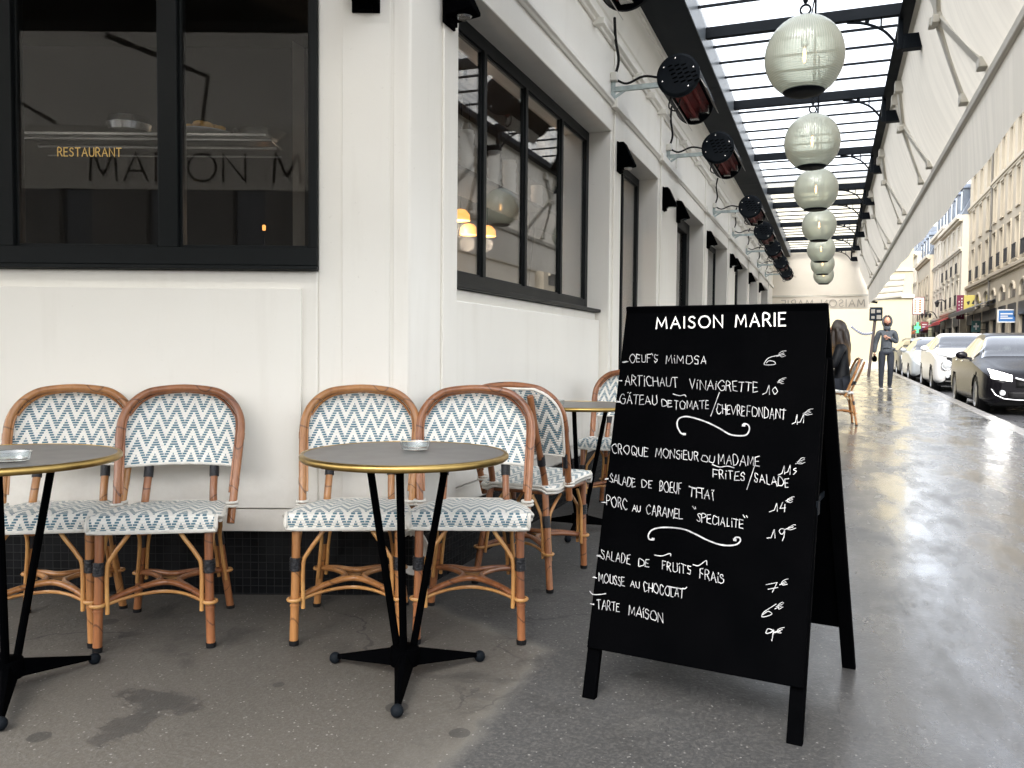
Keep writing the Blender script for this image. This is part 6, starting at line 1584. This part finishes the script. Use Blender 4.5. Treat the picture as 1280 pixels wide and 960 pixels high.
def shop_awning(label, t0, t1, z, m):
    r = thing('shop_awning', S((t0+t1)/2, BA-.6, z), -TH, label, 'awning'); mb = MB()
    mb.add([(BA-.05,t0,z+.5),(BA-.05,t1,z+.5),(BA-1.2,t1,z),(BA-1.2,t0,z),(BA-1.2,t1,z-.25),(BA-1.2,t0,z-.25)], [(0,1,2,3),(3,2,4,5)]); mb.build('canvas', M[m], r, frame='street', smooth=0, recalc=False, solid=.03)
    mb = MB(); mb.bar((BA-.05,t0+.1,z+.2),(BA-1.15,t0+.1,z-.02), .04, .04); mb.bar((BA-.05,t1-.1,z+.2),(BA-1.15,t1-.1,z-.02), .04, .04); mb.build('frame', M['balc'], r, frame='street', smooth=0)
shop_awning('dark shop awning below the nearest arches', 62, 75, 4.2, 'shop_dark')
shop_awning('small red shop awning on the pale mansard house', 81, 87, 3.9, 'red_awn')
shop_awning('red and purple shop canopy further along the row', 90, 94, 3.7, 'red_awn')
shop_awning('purple shop canopy beside the maroon sign', 95, 98.5, 3.7, 'purple')
shop_awning('orange toned shop canopy near the green cross', 104, 109, 3.6, 'org')
lt = thing('street_lantern', S(84, BA-1.0, 5.4), -TH, 'black iron street lantern bracketed on the pale mansard house', 'street lamp'); 
mb = MB(); mb.tube(catmull([(BA-.2,84,5.2),(BA-.6,84,5.9),(BA-1.1,84,5.9)], 5), .05, 6); mb.build('bracket', M['balc'], lt, frame='street')
mb = MB(); mb.lathe([(.09,-.5),(.19,-.12),(.23,-.09),(.10,.04),(.03,.1),(0,.14)], 8, (BA-1.1,84,5.8)); mb.build('lantern', M['balc'], lt, frame='street', smooth=20)
lt2 = thing('street_lantern', S(92, BA-1.0, 5.0), -TH, 'black lantern cluster hanging over the red and purple shop canopy', 'street lamp')
mb = MB(); mb.tube(catmull([(BA-.2,92,4.6),(BA-.6,92,5.2),(BA-1.2,92,5.2)], 5), .05, 6); mb.build('bracket', M['balc'], lt2, frame='street')
mb = MB()
for k in (-.5, 0, .5): mb.lathe([(.07,-.4),(.15,-.1),(.18,-.08),(.08,.04),(0,.1)], 8, (BA-1.2+k*.7,92,5.1-.1*abs(k)))
mb.build('lantern', M['balc'], lt2, frame='street', smooth=20)

# leaning sign post and tape beyond the terrace
p0s = G(30.8, 1.32); ptop = on_t(1094.5, 398, 30.8); pbot = on_t(1085.5, 471, 30.8); pbot.z = gz(30.8)
ps = thing('sign_post', pbot, 0, 'leaning rusty post with a dark square sign plate beyond the walking man', 'sign post')
mb = MB(); mb.tube([Vector((0,0,0)), ptop-pbot+Vector((0,0,.15))], .05, 10); mb.build('post', M['rust'] if 'rust' in M else M.setdefault('rust', pm('brown_post', (.05,.035,.03), .6)), ps)
c0 = on_t(1086.5, 401, 30.7)-pbot; c1 = on_t(1103, 401, 30.7)-pbot; c2 = on_t(1103.5, 384, 30.7)-pbot; c3 = on_t(1087, 384, 30.7)-pbot; dv = Vector(Dv)*.04
mb = MB(); mb.hexa([c0, c1, c1+dv, c0+dv, c3, c2, c2+dv, c3+dv]); pl = mb.build('plate', M['soffit'], ps, smooth=0, bevel=.02)
mb = MB(); ex_ = (c1-c0); ez_ = (c3-c0)
for x0, x1, y0, y1 in ((.12,.42,.55,.85),(.55,.9,.12,.42),(.15,.4,.15,.35),(.55,.85,.6,.8)): mb.add([c0+ex_*x0+ez_*y0-dv*.3, c0+ex_*x1+ez_*y0-dv*.3, c0+ex_*x1+ez_*y1-dv*.3, c0+ex_*x0+ez_*y1-dv*.3], [(0,1,2,3)])
mb.build('plate_marks', M['pipe'], pl, smooth=0, recalc=False)
tp_ = thing('barrier_tape', on_t(1080, 411, 27), 0, 'white and blue checked barrier tape strung between the terrace end and the sign post', 'tape')
def tape_m():
    m, n, l, out = nodes_of('checked_tape'); b = n.new('ShaderNodeBsdfPrincipled'); l.new(b.outputs[0], out.inputs[0])
    uv = n.new('ShaderNodeUVMap'); ck = n.new('ShaderNodeTexChecker'); ck.inputs['Scale'].default_value = 1; ck.inputs[1].default_value = (.8,.8,.8,1); ck.inputs[2].default_value = (.15,.2,.4,1); l.new(uv.outputs[0], ck.inputs[0]); l.new(ck.outputs[0], b.inputs['Base Color']); return m
q0_, q1_ = on_t(1064, 408, 26.5), on_t(1091, 416, 30.6); mb = MB()
mb.grid(lambda u, v: q0_+(q1_-q0_)*u+Vector((0,0,-.12*math.sin(PI*u)+.085*(v-.5))), 20, 1, lambda u, v: (u*22, v*2)); o = mb.build('strip', tape_m(), tp_, frame='world', recalc=False, solid=.004)

# buildings round the crossing behind the camera: they show in the window panes as reflections
def back_house(label, x0, x1, y, ztop, stone, rz=0, loc=(0,0,0)):
    r = thing('town_house', Vector(loc)+Vector((0, 0, 0)), rz, label, 'building'); rects = []; 
    k = x0+1.2
    while k < x1-2: rects.append((k, k+1.5, -.2, 2.9)); rects += [(k+.2, k+1.3, z, z+2.0) for z in (4.4,)]; k += 2.9
    mb = facade_mb(lambda u, z: Vector((u, y, z)), x0, x1, -.4, ztop, rects, .35, Vector((0,-1,0))); mb.build('wall', M[stone], r, smooth=0, recalc=False)
    k = x0+1.2
    while k < x1-2:
        mb = MB(); mb.box(k, k+1.5, y-.33, y-.28, -.2, 2.9); mb.ext([(k,0),(k+1.5,0)]+[(k+.75+.75*math.cos(PI*i/12), .75*math.sin(PI*i/12)) for i in range(13)], (0,y+.01,2.9), (1,0,0), (0,0,1), (0,-.03,0)); sw = mb.build('arched_window', M['winglass'], r, smooth=0)
        mb = MB(); mb.box(k+.1, k+.4, y-.26, y-.2, .3, 2.7); mb.box(k+1.1, k+1.4, y-.26, y-.2, .3, 2.7); mb.box(k+.7, k+.8, y-.27, y-.22, 0, 2.9); mb.build('sash', M['sash'], sw, smooth=0)
        for z in (4.4,): mb = MB(); mb.box(k+.2, k+1.3, y-.33, y-.28, z, z+2.0); mb.build('window', M['winglass'], r, smooth=0)
        k += 2.9
    mb = MB(); mb.box(x0, x1, y-.02, y+.3, 3.9, 4.1); mb.box(x0, x1, y-.02, y+.4, ztop-.3, ztop); mb.build('cornice', M[stone], r, smooth=0)
M['dark_stone'] = pm('dark_limestone', (.22,.20,.17), .85, c2=(.16,.145,.12), vs=.5)  # evenly dark stone, matching the dark house reflected in the front window
back_house('dark arcaded stone house across the crossing behind the camera', -34, 4, -21, 7.6, 'dark_stone')
house('stone house opposite, beyond the crossing across the street', 26, 39.5, BA+.3, 15.5, [(5.6,7.8),(8.8,11.0),(11.8,13.6)], 3.2, 1.1, 'stone3', balconies=(5.6,))
